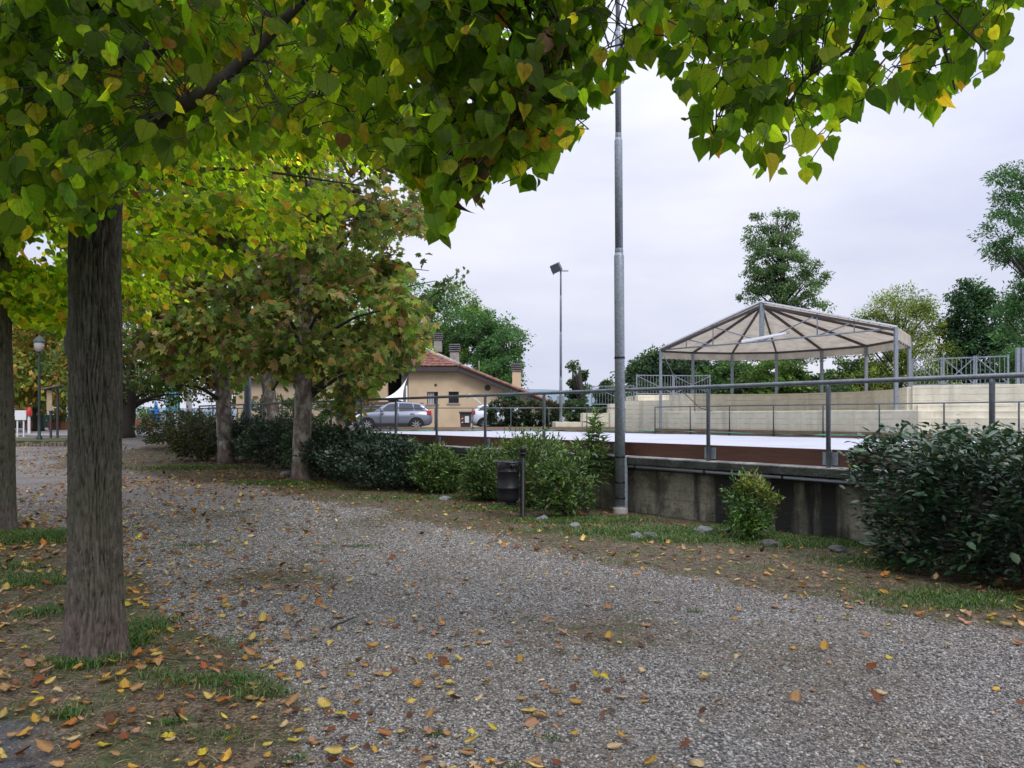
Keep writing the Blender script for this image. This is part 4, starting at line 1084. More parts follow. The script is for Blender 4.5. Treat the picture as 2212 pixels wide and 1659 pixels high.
for a, b in (((0, 0), (.05, -.09)), ((0, 0), (-.06, -.07)), ((0, 0), (.08, .01)), ((0, 0), (-.09, .015)), ((0, 0), (.0, -.1))):
    kn.tube([(cx + .07 + a[0], -.185, .86 + a[1]), (cx + .07 + b[0] * .5, -.2, .86 + b[1] * .4 + .01), (cx + .07 + b[0], -.19, .86 + b[1])], [.012, .016, .004], 6)
kn.build('knot', M_BAG, tb)
MB().lathe([(.03, .2), (.09, .205), (.095, .22), (.08, .245)], 20, (cx + .05, 0, 0)).build('foot_ring', M_BLACK, tb)
MB().beam((cx + .03, 0, .225), (0, 0, .225), .03, .02).build('bracket', M_BLACK, tb); MB().beam((cx + .17, 0, .8), (0, 0, .8), .03, .02).build('bracket', M_BLACK, tb)
sc_ = [(-.03, 0, .06), (-.06, 0, .085), (-.12, 0, .09), (-.155, 0, .13), (-.15, 0, .18), (-.12, 0, .2), (-.095, 0, .175), (-.105, 0, .15), (-.12, 0, .16)]
MB().tube(sc_, .006, 6).build('scroll', M_BLACK, tb)

# ------------------------------------------------------------------ big trunks
def bark_trunk(name_parent, base, path, radii, amp, nt=150, nz=300, knob=None, flare=.0, seedv=0.):
    zs_ = np.linspace(0, 1, nz); L = len(path) - 1
    Pp = np.array([tuple(p) for p in path]); tt = np.linspace(0, 1, len(path))
    cx_ = np.stack([np.interp(zs_, tt, Pp[:, i]) for i in range(3)], -1); rr_ = np.interp(zs_, tt, radii)
    V = []; H = []
    for i in range(nz):
        for k in range(nt):
            a = 2 * math.pi * k / nt; z = cx_[i, 2]
            ca, sa = math.cos(a), math.sin(a)
            wob = mnoise.noise(Vector((ca * 1.5, sa * 1.5, z * 1.6 + seedv)))
            q_ = Vector((ca * 8.5 + wob * .9, sa * 8.5 + wob * .9, z * 3.0 + seedv))
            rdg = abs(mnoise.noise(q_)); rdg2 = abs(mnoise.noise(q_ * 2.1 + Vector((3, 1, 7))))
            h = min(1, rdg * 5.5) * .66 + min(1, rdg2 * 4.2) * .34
            lum = mnoise.noise(Vector((ca * .9, sa * .9, z * .7 + seedv))) * .02
            r_ = rr_[i] + lum + (h - .6) * amp
            if flare: r_ += flare * math.exp(-max(0, z) / .22) * (1 + .5 * math.sin(a * 5 + 1.3))
            if knob:
                d2 = ((a - knob[0] + math.pi) % (2 * math.pi) - math.pi) ** 2 / .12 + ((z - knob[1]) / .13) ** 2; r_ += knob[2] * math.exp(-d2)
            V.append((cx_[i, 0] + r_ * ca, cx_[i, 1] + r_ * sa, z)); H.append(h)
    idx = np.arange(nt * nz).reshape(nz, nt); nx_ = np.roll(idx, -1, axis=1)
    Fq = np.stack([idx[:-1], nx_[:-1], nx_[1:], idx[1:]], -1).reshape(-1, 4)
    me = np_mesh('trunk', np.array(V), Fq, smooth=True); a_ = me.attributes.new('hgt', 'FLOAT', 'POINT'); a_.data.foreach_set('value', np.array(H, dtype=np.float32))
    return link('trunk', me, name_parent, mat=M_BARK)
T1 = Vector((-2.80, 5.12, 0))
t1 = thing('linden_tree', 'thick furrowed linden tree with yellow green leaves rising by the asphalt edge', 'tree', T1)
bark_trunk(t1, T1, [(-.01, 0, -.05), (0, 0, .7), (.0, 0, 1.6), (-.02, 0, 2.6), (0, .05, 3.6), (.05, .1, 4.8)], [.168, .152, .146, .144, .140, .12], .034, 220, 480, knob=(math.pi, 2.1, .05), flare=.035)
T2 = Vector((-7.08, 10.45, 0))
t2 = thing('linden_tree', 'dark linden trunk with lime leaves standing past the thick one at the picture edge', 'tree', T2)
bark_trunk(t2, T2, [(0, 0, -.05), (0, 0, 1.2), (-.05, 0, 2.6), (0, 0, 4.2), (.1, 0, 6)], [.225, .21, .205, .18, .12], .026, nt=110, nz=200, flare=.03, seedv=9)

# ------------------------------------------------------------------ near canopy (linden sprays)
twigs = {}
def limb(parent, key, pts, r0, r1, n=8, name='limb'):
    m = MB(); pts = [Vector(p) - parent.location for p in pts]
    # soften
    out = []
    for i in range(len(pts) - 1):
        for k in range(4): 
            t = k / 4; p0 = pts[max(0, i - 1)]; p1_ = pts[i]; p2_ = pts[i + 1]; p3_ = pts[min(len(pts) - 1, i + 2)]
            out.append(.5 * ((2 * p1_) + (p2_ - p0) * t + (2 * p0 - 5 * p1_ + 4 * p2_ - p3_) * t * t + (3 * p1_ - p0 - 3 * p2_ + p3_) * t ** 3))
    out.append(pts[-1]); N_ = len(out)
    m.tube(out, [r0 + (r1 - r0) * i / (N_ - 1) for i in range(N_)], n); m.build(name, M_LIMB, parent)
    twigs.setdefault(key, []).extend([(p + parent.location) for p in out])
# limbs of the thick tree
def Wl(L, Y): return [W(a, b, y) for (a, b), y in zip(L, Y)]
limb(t1, 'a', [T1 + Vector((.0, 0, 3.0)), *Wl([(138, 148), (168, 114), (205, 92), (260, 45), (330, -30)], [4.6, 4.2, 4.0, 4.0, 4.2])], .06, .022)
limb(t1, 'a', [T1 + Vector((0, 0, 3.1)), *Wl([(60, 90), (20, 60), (-60, 40)], [4.9, 4.7, 4.6])], .06, .02)
limb(t1, 'a', [T1 + Vector((0, 0, 3.1)), *Wl([(120, 60), (170, -20), (260, -120)], [4.7, 4.4, 4.2])], .06, .02)
limb(t1, 'a', [T1 + Vector((0, 0, 3.6)), *Wl([(240, -40), (380, -60), (540, -30), (600, -60)], [4.8, 4.5, 4.2, 4.1])], .07, .02)
limb(t1, 'a', [T1 + Vector((.05, .1, 4.6)), (-2.6, 5.4, 6), (-2.2, 5.6, 7.6)], .12, .04)
limb(t1, 'a', [T1 + Vector((.05, .1, 4.2)), (-3.6, 5.9, 5.4), (-4.6, 6.4, 6.6)], .08, .03)
limb(t1, 'a', [T1 + Vector((.05, 0, 4.3)), (-2.4, 4.2, 5.2), (-1.6, 3.0, 6.0)], .08, .03)
B_ = lambda L, Y: [W(x, y, Y) for x, y in L]
for L, Y, r0, r1 in (([(555, -25), (543, 0), (561, 27), (575, 45)], 3.9, .012, .005), ([(600, -60), (526, 4), (478, 16), (440, 30)], 4.1, .014, .005),
                     ([(520, 20), (487, 90), (459, 145), (446, 214), (443, 240)], 3.9, .01, .003), ([(561, 27), (559, 71), (517, 136), (500, 158)], 3.8, .01, .004),
                     ([(380, -20), (350, 20), (330, 70), (318, 110)], 4.3, .014, .005), ([(260, 40), (275, 90), (300, 120)], 4.9, .012, .005), ([(400, -60), (400, 20), (380, 80), (360, 130)], 4.2, .012, .004),
                     ([(100, 20), (60, 80), (58, 75), (20, 56)], 4.2, .012, .006)):
    limb(t1, 'a', B_(L, Y), r0, r1, 6, 'twig')
# second linden: trunk out of the picture to the right, behind the viewpoint
T0 = Vector((4.4, -1.6, 0))
t0 = thing('linden_tree', 'linden branch reaching down out of the sky above the court railing', 'tree', T0)
bark_trunk(t0, T0, [(0, 0, -.05), (0, 0, 1.5), (0, .1, 3), (-.1, .3, 4.5)], [.2, .18, .17, .13], .02, nt=80, nz=80, seedv=21)
limb(t0, 'b', [T0 + Vector((-.05, .1, 3)), (3.6, .3, 3.9), (2.8, 1.9, 4.2), W(905, -80, 3.8), W(872, 0, 3.8)], .09, .018)
limb(t0, 'b', [T0 + Vector((-.1, .2, 3.6)), (3.4, .6, 4.6), (2.2, 2.4, 4.5), W(760, -90, 3.9), W(700, -60, 3.9), W(640, -40, 3.9)], .08, .014)
for L, Y, r0, r1 in (([(872, 0), (862, 33), (847, 61), (838, 69)], 3.8, .017, .007), ([(851, 48), (826, 65), (803, 82), (785, 110)], 3.75, .008, .003), ([(851, 59), (864, 86), (860, 110)], 3.8, .006, .003),
                     ([(700, -60), (721, 15), (742, 19), (760, 40)], 3.9, .01, .004), ([(725, 17), (732, 48), (728, 67), (745, 85)], 3.8, .007, .003), ([(700, 20), (713, 65), (717, 92), (715, 138)], 3.8, .007, .003),
                     ([(872, 2), (840, 15), (808, 36)], 3.8, .006, .003), ([(905, -80), (930, 0), (945, 50), (955, 90)], 3.7, .012, .004), ([(935, 0), (965, 30), (985, 50)], 3.6, .007, .003),
                     ([(640, -40), (648, 10), (630, 40), (605, 50), (615, 70)], 3.6, .007, .003), ([(860, -60), (790, -30), (770, 10), (790, 60)], 3.9, .01, .004), ([(930, -60), (990, -30), (1040, -10)], 3.4, .01, .004)):
    limb(t0, 'b', B_(L, Y), r0, r1, 6, 'twig')

HEM = [(-200, 290), (0, 262), (30, 255), (46, 235), (62, 225), (80, 252), (95, 235), (118, 205), (140, 190), (185, 165), (225, 150), (260, 165), (300, 150), (345, 150), (375, 165), (395, 175), (410, 200), (430, 205), (436, 254), (452, 254), (458, 200), (470, 208), (488, 208), (495, 180), (520, 190), (555, 180),
       (562, 145), (588, 145), (594, 106), (622, 106), (628, 72), (640, 78), (655, 80), (670, 100), (686, 125), (692, 168), (735, 168), (742, 135), (750, 175), (772, 181), (800, 181), (835, 160), (850, 130), (875, 112), (900, 118), (912, 138), (945, 136), (958, 105), (985, 80), (1003, 76), (1007, 40), (1014, 14), (1050, 16), (1300, 60)]
def spray(rng, anchor, dirv, length, nl, size, parent_pts):
    """one hanging shoot; returns leaves (P, D, N, S) and its twig"""
    a = Vector(anchor); d = Vector(dirv).normalized(); pts = []
    for i in range(nl + 1):
        t = i / nl; pts.append(a + d * (length * t) + Vector((0, 0, -length * .35 * t * t)))
    P = []; D = []; N = []; Sz = []
    tocam = Vector((-a.x, -a.y, .15 * (CAMH - a.z))).normalized()
    for i in range(1, nl + 1):
        p = pts[i]; sd = d.cross(Vector((0, 0, 1))).normalized() * (1 if i % 2 else -1)
        st = (sd * .6 + d * .3 + Vector((0, 0, -.25)) + Vector(rng.normal(0, .25, 3))) * size * .3
        P.append(p + st)
        dd = Vector((0, 0, -1)) * rng.uniform(.7, 1.3) + sd * rng.uniform(0, .6) + d * .25 + Vector(rng.normal(0, .22, 3)); D.append(dd)
        N.append(tocam * rng.uniform(.2, 1.1) + Vector((0, 0, rng.uniform(0, .5))) + Vector(rng.normal(0, .42, 3)))
        Sz.append(size * math.exp(rng.normal(0, .28)))
    return pts, P, D, N, Sz
def canopy(parent, key, samples, hem, cols, rng, size=.08, slack=0, keepgaps=True):
    P = []; D = []; N = []; Sz = []; tw = MB(); TP = twigs[key]; TPn = np.array([tuple(p) for p in TP])
    hx = [h[0] for h in hem]; hy = [h[1] for h in hem]
    for (px, py, Y) in samples:
        a = W(px, py, Y)
        ang = rng.uniform(0, 2 * math.pi); d = (math.cos(ang), math.sin(ang) * .6, -rng.uniform(.0, .7))
        pts, p_, d_, n_, s_ = spray(rng, a, d, rng.uniform(.12, .42), rng.integers(3, 8), size, None)
        ok = False; last = 0; sk = slack + rng.normal(-3, 8)
        for qi, (pp, dd, nn_, ss) in enumerate(zip(p_, d_, n_, s_)):
            tip = pp + dd.normalized() * ss * 1.05
            u = 512 + FP * tip.x / tip.y; v = HY - FP * (tip.z - CAMH) / tip.y; u0 = 512 + FP * pp.x / pp.y
            if ((u - 617) / 13) ** 2 + ((v - 28) / 42) ** 2 < 1 or ((u0 - 617) / 12) ** 2 + ((v - 28) / 42) ** 2 < 1: continue
            if v < np.interp(u, hx, hy) + sk and v < np.interp(u0, hx, hy) + sk:
                P.append(tuple(pp)); D.append(tuple(dd)); N.append(tuple(nn_)); Sz.append(ss); ok = True; last = qi + 1
        if ok:
            
            if last > 1: tw.tube([p - parent.location for p in pts[:last]], [.0028] * last, 3, False)
            i = int(np.argmin(np.linalg.norm(TPn - np.array(tuple(a)), axis=1))); q0 = TP[i]
            if (q0 - a).length < .7:
                mid_ = (q0 + a) / 2 + Vector((0, 0, .05)); 
                tw.tube([q0 - parent.location, mid_ - parent.location, a - parent.location], [.004, .0034, .0028], 4, False)
    tw.build('twigs', M_LIMB, parent)['kind'] = 'stuff'
    P, D, N, Sz = map(np.array, (P, D, N, Sz)); C = pal(len(P), cols, .22, rng)
    return P, D, N, Sz, C
def emit_leaves(parent, P, D, N, Sz, C, rng, count=300, mat=M_LEAF, T=T_HEART):
    """the leaves that show largest are objects of their own; the rest are one joined part"""
    base = np.array(parent.location); px, py = proj(P)
    vis = (px > -5) & (px < 1029) & (py > -8) & (P[:, 1] > 1); app = np.where(vis, Sz / P[:, 1], 0)
    # favour leaves not covered by nearer ones: nearest per cell
    order = np.argsort(-app); pick = order[:count]; rest = np.setdiff1d(np.arange(len(P)), pick)
    curl = rng.normal(0, .35, len(P))
    grp = rng.integers(0, 3, len(rest)); parts = []; off = 0
    for g_, T_ in enumerate((T_HEART, T_HEART2, T_HEART3)):
        r_ = rest[grp == g_]; V, Fc, Cc, uv = leaf_arrays(P[r_] - base, D[r_], N[r_], Sz[r_], C[r_], T_, curl[r_]); parts.append((V, Fc + off, Cc, uv)); off += len(V)
    o = link('foliage', np_mesh('foliage', *[np.concatenate([q_[k] for q_ in parts]) for k in range(4)]), parent, mat=mat); o['kind'] = 'stuff'
    nv = 40; pc = C[pick]; qi = rng.permutation(len(pick))[:nv]; prot = pc[qi]; mes = []
    for k in range(nv):
        V, Fc, Cc, uv = leaf_arrays(np.zeros((1, 3)), np.array([[0, 1., 0]]), np.array([[0, 0, 1.]]), np.ones(1), prot[k:k + 1], (T_HEART, T_HEART2, T_HEART3)[k % 3], rng.normal(0, .45, 1))
        me = np_mesh('leaf', V, Fc, Cc, uv); me.materials.append(mat); mes.append(me)
    for i in pick:
        k = int(rng.choice(np.argsort(np.abs(prot - C[i]).sum(1))[:5]))
        d = Vector(D[i]).normalized(); s = d.cross(Vector(N[i])).normalized(); n_ = s.cross(d)
        M = Matrix((( s.x, d.x, n_.x, 0), (s.y, d.y, n_.y, 0), (s.z, d.z, n_.z, 0), (0, 0, 0, 1))) @ Matrix.Diagonal((*([Sz[i]] * 3), 1))
        M.translation = Vector(P[i] - base)
        link('leaf', mes[k], parent, M)
rng = np.random.default_rng(21)
hx = [h[0] for h in HEM]; hy = [h[1] for h in HEM]
sam = []
while len(sam) < 2300:
    px = rng.uniform(-140, 600); py = rng.uniform(-170, 260); h = np.interp(px, hx, hy)
    if py > h - 6: continue
    dpt = rng.uniform(3.5, 4.4) if px > 400 else (rng.uniform(3.7, 6.8) if px > 130 else rng.uniform(3.6, 5.2))
    if py > h - 60 and px > 180 and px < 400: dpt = rng.uniform(3.8, 4.6)
    sam.append((px, py, dpt))
P, D, N, Sz, C = canopy(t1, 'a', sam, HEM, [(GRN, 5), (GRN2, 4), (LIME, 1.6), (YEL, .35), (GOLD, .25), (BRN, .1)], rng)
pxx, pyy = proj(P); wv = np.exp(-((pxx - 330) / 130) ** 2) * (rng.random(len(P)) < .6)
C = C * (1 - .6 * wv[:, None]) + .6 * wv[:, None] * pal(len(P), [(LIME, 4), (GRN2, 2), (YEL, 1.4), (GOLD, .6)], .2, rng)  # middle stretch tinted lime and yellow, back light put into the leaf colour
ex = [(447, 205, 0), (441, 214, 1), (449, 222, 0), (452, 228, 1), (443, 232, 0), (437, 236, 1), (447, 240, 0), (455, 215, 1), (432, 212, 0)]
P = np.concatenate([P, [tuple(W(a - 2, b - 8, 3.9)) for a, b, c in ex]]); D = np.concatenate([D, [(.3 - .6 * c, -.1, -1) for a, b, c in ex]]); N = np.concatenate([N, rng.normal(0, .5, (9, 3)) + np.array([0, -1, .3])])
Sz = np.concatenate([Sz, rng.uniform(.075, .1, 9)]); C = np.concatenate([C, pal(9, [(GRN, 2), (GRN2, 2), (LIME, 1)], .2, rng)])
# dead brown cluster
nb_ = 60; q_ = rng.random(nb_); bx = 560 - 95 * q_ + rng.normal(0, 14, nb_); by = 35 + 140 * q_ + rng.normal(0, 18, nb_)
DP = np.array([tuple(W(a, b, 3.7 + rng.uniform(-.15, .1))) for a, b in zip(bx, by)]); k = under_hem(DP, HEM, -12); DP = DP[k]; nb_ = len(DP)
o = leaves('dead_leaves', DP - np.array(T1), nrm(rng.normal(0, .5, (nb_, 3)) + np.array([0, 0, -1])), rng.normal(0, 1, (nb_, 3)), rng.uniform(.07, .12, nb_), pal(nb_, [((.06, .042, .026), 4), ((.12, .07, .04), 2), ((.04, .03, .022), 3)], .25), T_HEART2, M_DRY, t1, rng.uniform(.5, 1.3, nb_) * rng.choice([-1, 1], nb_), 'stuff')
# crown above and behind, out of frame for shade and for other viewpoints
Pc, Dc, Nc, _, _ = clumps((-2.6, 5.3, 5.9), (4.1, 4.0, 2.6), 9000, 150, .55, .3, rng)
keep = under_hem(Pc, HEM, -45) & (Pc[:, 2] > 3.0); px, py = proj(Pc); keep &= ~((px > 585) & (py > -40) & (Pc[:, 1] > 1))
Pc, Dc, Nc = Pc[keep], Dc[keep], Nc[keep]
P = np.concatenate([P, Pc]); D = np.concatenate([D, Dc + np.array([0, 0, -.6])]); N = np.concatenate([N, Nc]); Sz = np.concatenate([Sz, .085 * np.exp(rng.normal(0, .2, len(Pc)))])
C = np.concatenate([C, pal(len(Pc), [(GRN, 3), (GRN2, 4), (LIME, 3), (YEL, .8), (GOLD, .3)], .22, rng)])
emit_leaves(t1, P, D, N, Sz, C, rng)
sam = []
while len(sam) < 540:
    px = rng.uniform(585, 1180); py = rng.uniform(-150, 175); h = np.interp(px, hx, hy)
    if py > h - 8: continue
    if 640 < px < 680 and py > 40 and rng.random() < .6: continue
    sam.append((px, py, rng.uniform(3.4, 4.3)))
P, D, N, Sz, C = canopy(t0, 'b', sam, HEM, [(GRN, 5), (GRN2, 4), (LIME, 2.4), (YEL, .6), (GOLD, .12)], rng)
Pc, Dc, Nc, _, _ = clumps((3.8, -.2, 5.6), (3.9, 3.4, 2.2), 5000, 100, .55, .3, rng)  # unseen overhead crown, leaves added to cast shade
px, py = proj(Pc); keep = (Pc[:, 1] < 1.0) | (py < -45); keep &= Pc[:, 2] > 2.9; Pc, Dc, Nc = Pc[keep], Dc[keep], Nc[keep]
P = np.concatenate([P, Pc]); D = np.concatenate([D, Dc + np.array([0, 0, -.6])]); N = np.concatenate([N, Nc]); Sz = np.concatenate([Sz, .085 * np.exp(rng.normal(0, .2, len(Pc)))])
C = np.concatenate([C, pal(len(Pc), [(GRN, 3), (GRN2, 4), (LIME, 2), (YEL, .6)], .22, rng)])
emit_leaves(t0, P, D, N, Sz, C, rng)

# second linden crown: layered lime boughs in the middle distance
HEM2 = [(-300, 340), (0, 300), (16, 325), (50, 335), (60, 340), (110, 318), (150, 330), (185, 318), (215, 282), (250, 262), (285, 258), (302, 258), (306, 238), (330, 236), (352, 212), (372, 212), (378, 196), (384, 150), (420, 120), (460, 60), (500, -40), (1200, -200)]
rng = np.random.default_rng(31)
twigs['c'] = []
for e in ((-1.9, 9.9, 4.6), (-3.2, 9.2, 4.2), (-4.4, 9.0, 3.4), (-5.3, 8.6, 5.5), (-8.6, 9.2, 4.4), (-6.4, 8.6, 3.5), (-2.8, 11.5, 5.6), (-4.5, 12, 6.6)):
    limb(t2, 'c', [T2 + Vector((0, 0, 3.6 + .3 * (e[2] - 3))), T2.lerp(Vector(e), .5) + Vector((0, 0, 2.6)), e], .05, .006)
bough = []
for k in range(62):
    e = Vector((rng.uniform(-9.6, -1.6), rng.uniform(8.2, 12.6), 0)); e.z = 2.9 + rng.uniform(0, 4.6); bough.append(e)
for k in range(18): bough.append(Vector((rng.uniform(-9.2, -5.7), rng.uniform(8.6, 11.8), rng.uniform(3.0, 4.7))))
P = []; D = []; N = []
for e in bough:
    out = Vector((e.x - T2.x, e.y - T2.y, -.15)).normalized(); sd = out.cross(Vector((0, 0, 1)))
    for k in range(420):
        u = rng.uniform(-1.0, 1.0); v = rng.normal(0, .42) * (1 - .35 * abs(u)); h = -.12 * u * u - .25 * abs(v) + rng.normal(0, .06)
        P.append(tuple(e + out * u + sd * v + Vector((0, 0, h)))); D.append(tuple(out * .6 + sd * v * .8 + Vector((0, 0, -1.0)) + Vector(rng.normal(0, .35, 3)))); N.append(tuple(out * .5 + Vector((0, -.35, .75)) + Vector(rng.normal(0, .4, 3))))
P, D, N = map(np.array, (P, D, N)); k = under_hem(P, HEM2, -4); P, D, N = P[k], D[k], N[k]
C = pal(len(P), [(GRN2, 3), (LIME, 5.5), (GRN, 1.5), (YEL, 1.3), (GOLD, .5)], .25, rng)
leaves('crown', P - np.array(T2), D, N, .085 * np.exp(rng.normal(0, .22, len(P))), C, T_HEART, M_LEAF, t2, rng.normal(0, .3, len(P)))

# plane trees
HEM3 = [(-200, 330), (60, 330), (110, 345), (130, 352), (160, 372), (185, 380), (200, 384), (222, 390), (235, 386), (262, 384), (282, 378), (300, 388), (318, 392), (326, 410), (345, 420), (355, 436), (368, 430), (376, 398), (392, 385), (412, 378), (425, 372), (436, 352), (440, 330), (434, 315), (432, 300), (405, 285), (398, 275), (420, 262), (428, 240), (425, 215), (440, 190), (460, 160), (500, 0), (1200, -100)]
PC = [((.17, .24, .035), 2.2), ((.16, .18, .045), 4), ((.23, .18, .07), 2.4), ((.09, .145, .03), 5.5), (TAN, 1.0), ((.25, .16, .03), 1.3), ((.10, .06, .03), .8), ((.14, .2, .04), 1.3)]
def right_cut(P, D, N, C, rng):
    px, py = proj(P); e = np.interp(py, [60, 150, 200, 240, 262, 285, 310, 340, 358, 372, 385, 400, 440], [470, 452, 434, 430, 420, 398, 434, 432, 418, 398, 380, 370, 372]) + rng.normal(0, 6, len(P)) + 9 * fbm2(px, py, .06, 3); k = px < e
    return P[k], D[k], N[k], C[k]
b3 = G(301.5, 481); b4 = G(226.5, 463.5); b5 = G(235, 449)
tree('plane_tree', 'mottled plane tree with khaki leaves in the grass by the railing hedge', b3, 0, (b3.x + .2, b3.y, 6.7), (4.3, 3.6, 5.3), 23000, 190, .62, .165, PC, T_LOBE, M_FAR, .225, M_PLANE, 'plane trees along the court', HEM3, 41, 26, .3, flow=right_cut)
tree('plane_tree', 'mottled plane tree rising between the clipped hedges', b4, 0, (b4.x - .5, b4.y, 6.6), (4.9, 3.6, 5.2), 15000, 150, .7, .19, PC, T_LOBE, M_FAR, .235, M_PLANE, 'plane trees along the court', HEM3, 42, 26, .3)
tree('plane_tree', 'pale plane trunk half hidden behind its mottled neighbour by the hedge', (b5.x, 33, .62), 0, (b5.x - 1, 33, 7.2), (5.5, 3.5, 5.4), 9000, 110, .85, .22, PC, T_LOBE, M_FAR, .3, M_PLANE, 'plane trees along the court', HEM3, 43, 18, .3)
# overhanging small bough against the sky
rng = np.random.default_rng(5)
bp = [W(425, 302, 18), W(438, 292, 18), W(448, 283, 18), W(459, 270, 18)]
# a part of the first plane tree
pt = [o for o in COL.objects if o.name.startswith('plane_tree')][0]
MB().tube([p - b3 for p in bp], [.02, .014, .01, .006], 5).build('twig', M_LIMB, pt)
nn = 70; i = rng.integers(0, 3, nn); f = rng.random(nn)
Pq = np.array([tuple(bp[a].lerp(bp[a + 1], b)) for a, b in zip(i, f)]) + rng.normal(0, .11, (nn, 3))
leaves('leaf_spray', Pq - np.array(b3), rng.normal(0, 1, (nn, 3)) + np.array([0, 0, -.7]), rng.normal(0, 1, (nn, 3)), rng.uniform(.08, .15, nn), pal(nn, [((.09, .13, .04), 3), ((.05, .08, .03), 2)]), T_LOBE, M_FAR, pt, None, 'stuff')

# darker trees at the left distance
tree('plane_tree', 'low spreading dark tree beside the pale path behind the thick trunk', G(126, 437.5), 0, (G(126, 437.5).x + .4, G(126, 437.5).y, 3.9), (4.3, 2.6, 2.3), 11000, 90, .6, .15, [(DGR, 4), ((.06, .08, .02), 3), ((.12, .11, .03), 1.5)], T_RHOMB, M_FAR, .33, None, None, [(-200, 390), (60, 395), (110, 402), (135, 405), (170, 402), (190, 398), (230, 385), (1000, 300)], 44, 16)
for i, (px, Y, hh, lab, cols, sd) in enumerate((
        (20, 48, 8, 'autumn tree with orange yellow leaves behind the garden tables', [((.3, .19, .04), 4), ((.2, .17, .04), 3), (GRN2, 1)], 51),
        (62, 55, 9, 'green and amber tree behind the notice board', [((.1, .16, .03), 4), ((.25, .18, .04), 2)], 52),
        (-40, 40, 9, 'tall amber tree at the far side of the garden fence', [((.26, .16, .03), 3), ((.12, .14, .03), 3)], 53),
        (-5, 37, 7, 'rusty green tree hanging over the sign panel by the edge trunk', [((.12, .15, .03), 4), ((.25, .16, .04), 2)], 57),
        (38, 39, 7, 'green and rust tree behind the slim lamp post', [((.09, .13, .03), 4), ((.28, .15, .04), 2)], 58),
        (170, 52, 9, 'leafy green tree filling the gap over the pale path', [((.07, .1, .025), 4), ((.16, .13, .04), 2)], 54),
        (245, 56, 8.5, 'mixed green and brown tree behind the low wing of the house', [((.07, .1, .025), 4), ((.16, .13, .04), 2)], 55),
        (330, 53, 8.5, 'green tree rising over the tiled roof behind the plane trees', [((.06, .11, .03), 4), ((.1, .16, .03), 2)], 56))):
    X = (px - 512) / FP * Y; z = float(terr(Y))
    tree('broadleaf_tree', lab, (X, Y, z), 0, (X, Y, z + hh * .62), (4.4, 3.5, hh * .46), 6000, 70, .95, .26, cols, T_RHOMB, M_FAR, .25, None, 'trees beyond the garden and the house', None, sd, 12)
# trees behind the house, centre
for px, py, Y, rx, rz_, lab, cols, sd, nn_ in (
        (478, 350, 62, 3.6, 3.6, 'dense round dark green tree behind the ringed chimneys', [((.04, .09, .03), 4), ((.06, .125, .04), 2)], 61, 16000),
        (445, 325, 66, 4.2, 3.4, 'light green tree with yellow patches over the roof ridge', [((.06, .13, .035), 4), ((.22, .24, .03), 1.2), ((.1, .18, .04), 2)], 62, 9000),
        (402, 318, 64, 4.6, 3.8, 'soft green tree beside the plane foliage above the roof', [((.045, .11, .045), 4), ((.1, .17, .05), 1.5)], 63, 9000),
        (504, 352, 60, 1.6, 2.7, 'slim loose green tree edge against the sky over the low roof', [((.045, .1, .04), 4), ((.07, .13, .04), 2)], 64, 4000),
        (496, 375, 58, 2.4, 1.6, 'green bushy tree just over the sloping verge', [((.04, .1, .03), 4)], 65, 3500)):
    c = W(px, py, Y); tree('broadleaf_tree', lab, (c.x, Y, .85), 0, c, (rx, 3.2, rz_), nn_, 70, .8, .2, cols, T_RHOMB, M_FAR, .22, None, 'trees behind the tiled house', None, sd, 14)
# tall tree and mass behind the stage
def shape_pts(parts):
    return parts
def ptree(lab, px, base_y, Y, blobs, n, size, cols, group, sd, T=T_RHOMB, cr=.6, kk=2.0, name='broadleaf_tree'):
    """crown from several blobs given as (px, py, rx px, ry px)"""
    rng = np.random.default_rng(sd); b = Vector(((px - 512) / FP * Y, Y, float(terr(Y)))); t = thing(name, lab, 'tree', b, 0, group)
    tot = sum(bx[2] * bx[3] for bx in blobs); Ps = []; Ds = []; Ns = []; Cs = []; m = MB(); topz = b.z
    for (bx, by, rx, ry) in blobs:
        c = W(bx, by, Y + rng.uniform(-.6, .6)); k = Y / FP; nn_ = int(n * rx * ry / tot)
        K = max(6, int(rx * ry / 26 * kk))
        P, D, N, cc, ci = clumps(c, (rx * k, rx * k * .9, ry * k), nn_, K, cr, .25, rng); tone = np.exp(rng.normal(0, .2, K))
        Ps.append(P); Ds.append(D); Ns.append(N); Cs.append(pal(nn_, cols, .26, rng) * tone[ci][:, None]); topz = max(topz, c.z)
        for q_ in rng.permutation(K)[:7]:
            e = Vector(cc[q_]); a = Vector((b.x, Y, max(b.z + 1.2, e.z - 1.6 - .4 * abs(e.x - b.x)))); m.tube([p - b for p in limb_path(a, e, rng, .05)], [.06, .05, .04, .03, .02, .012], 4, False)
    P, D, N, C = map(np.concatenate, (Ps, Ds, Ns, Cs)); C = C * np.array([1.5, 1.4, 1.4]); ok = P[:, 2] > b.z + .1; P, D, N, C = P[ok], D[ok], N[ok], C[ok]  # crown colours paled, distance haze put into the leaf colour
    leaves('crown', P - np.array(b), D, N, size * np.exp(rng.normal(0, .22, len(P))), C, T, M_FAR, t)
    trunk_mb([Vector((0, 0, -.1)), Vector((0, 0, 1)), Vector((0, 0, (topz - b.z) * .6)), Vector((0, 0, topz - b.z))], [.3, .24, .15, .05], 8, sd).build('trunk', M_LIMB, t)
    m.build('branches', M_LIMB, t)['kind'] = 'stuff'
    return t
GB = 'trees in a belt behind the stage'
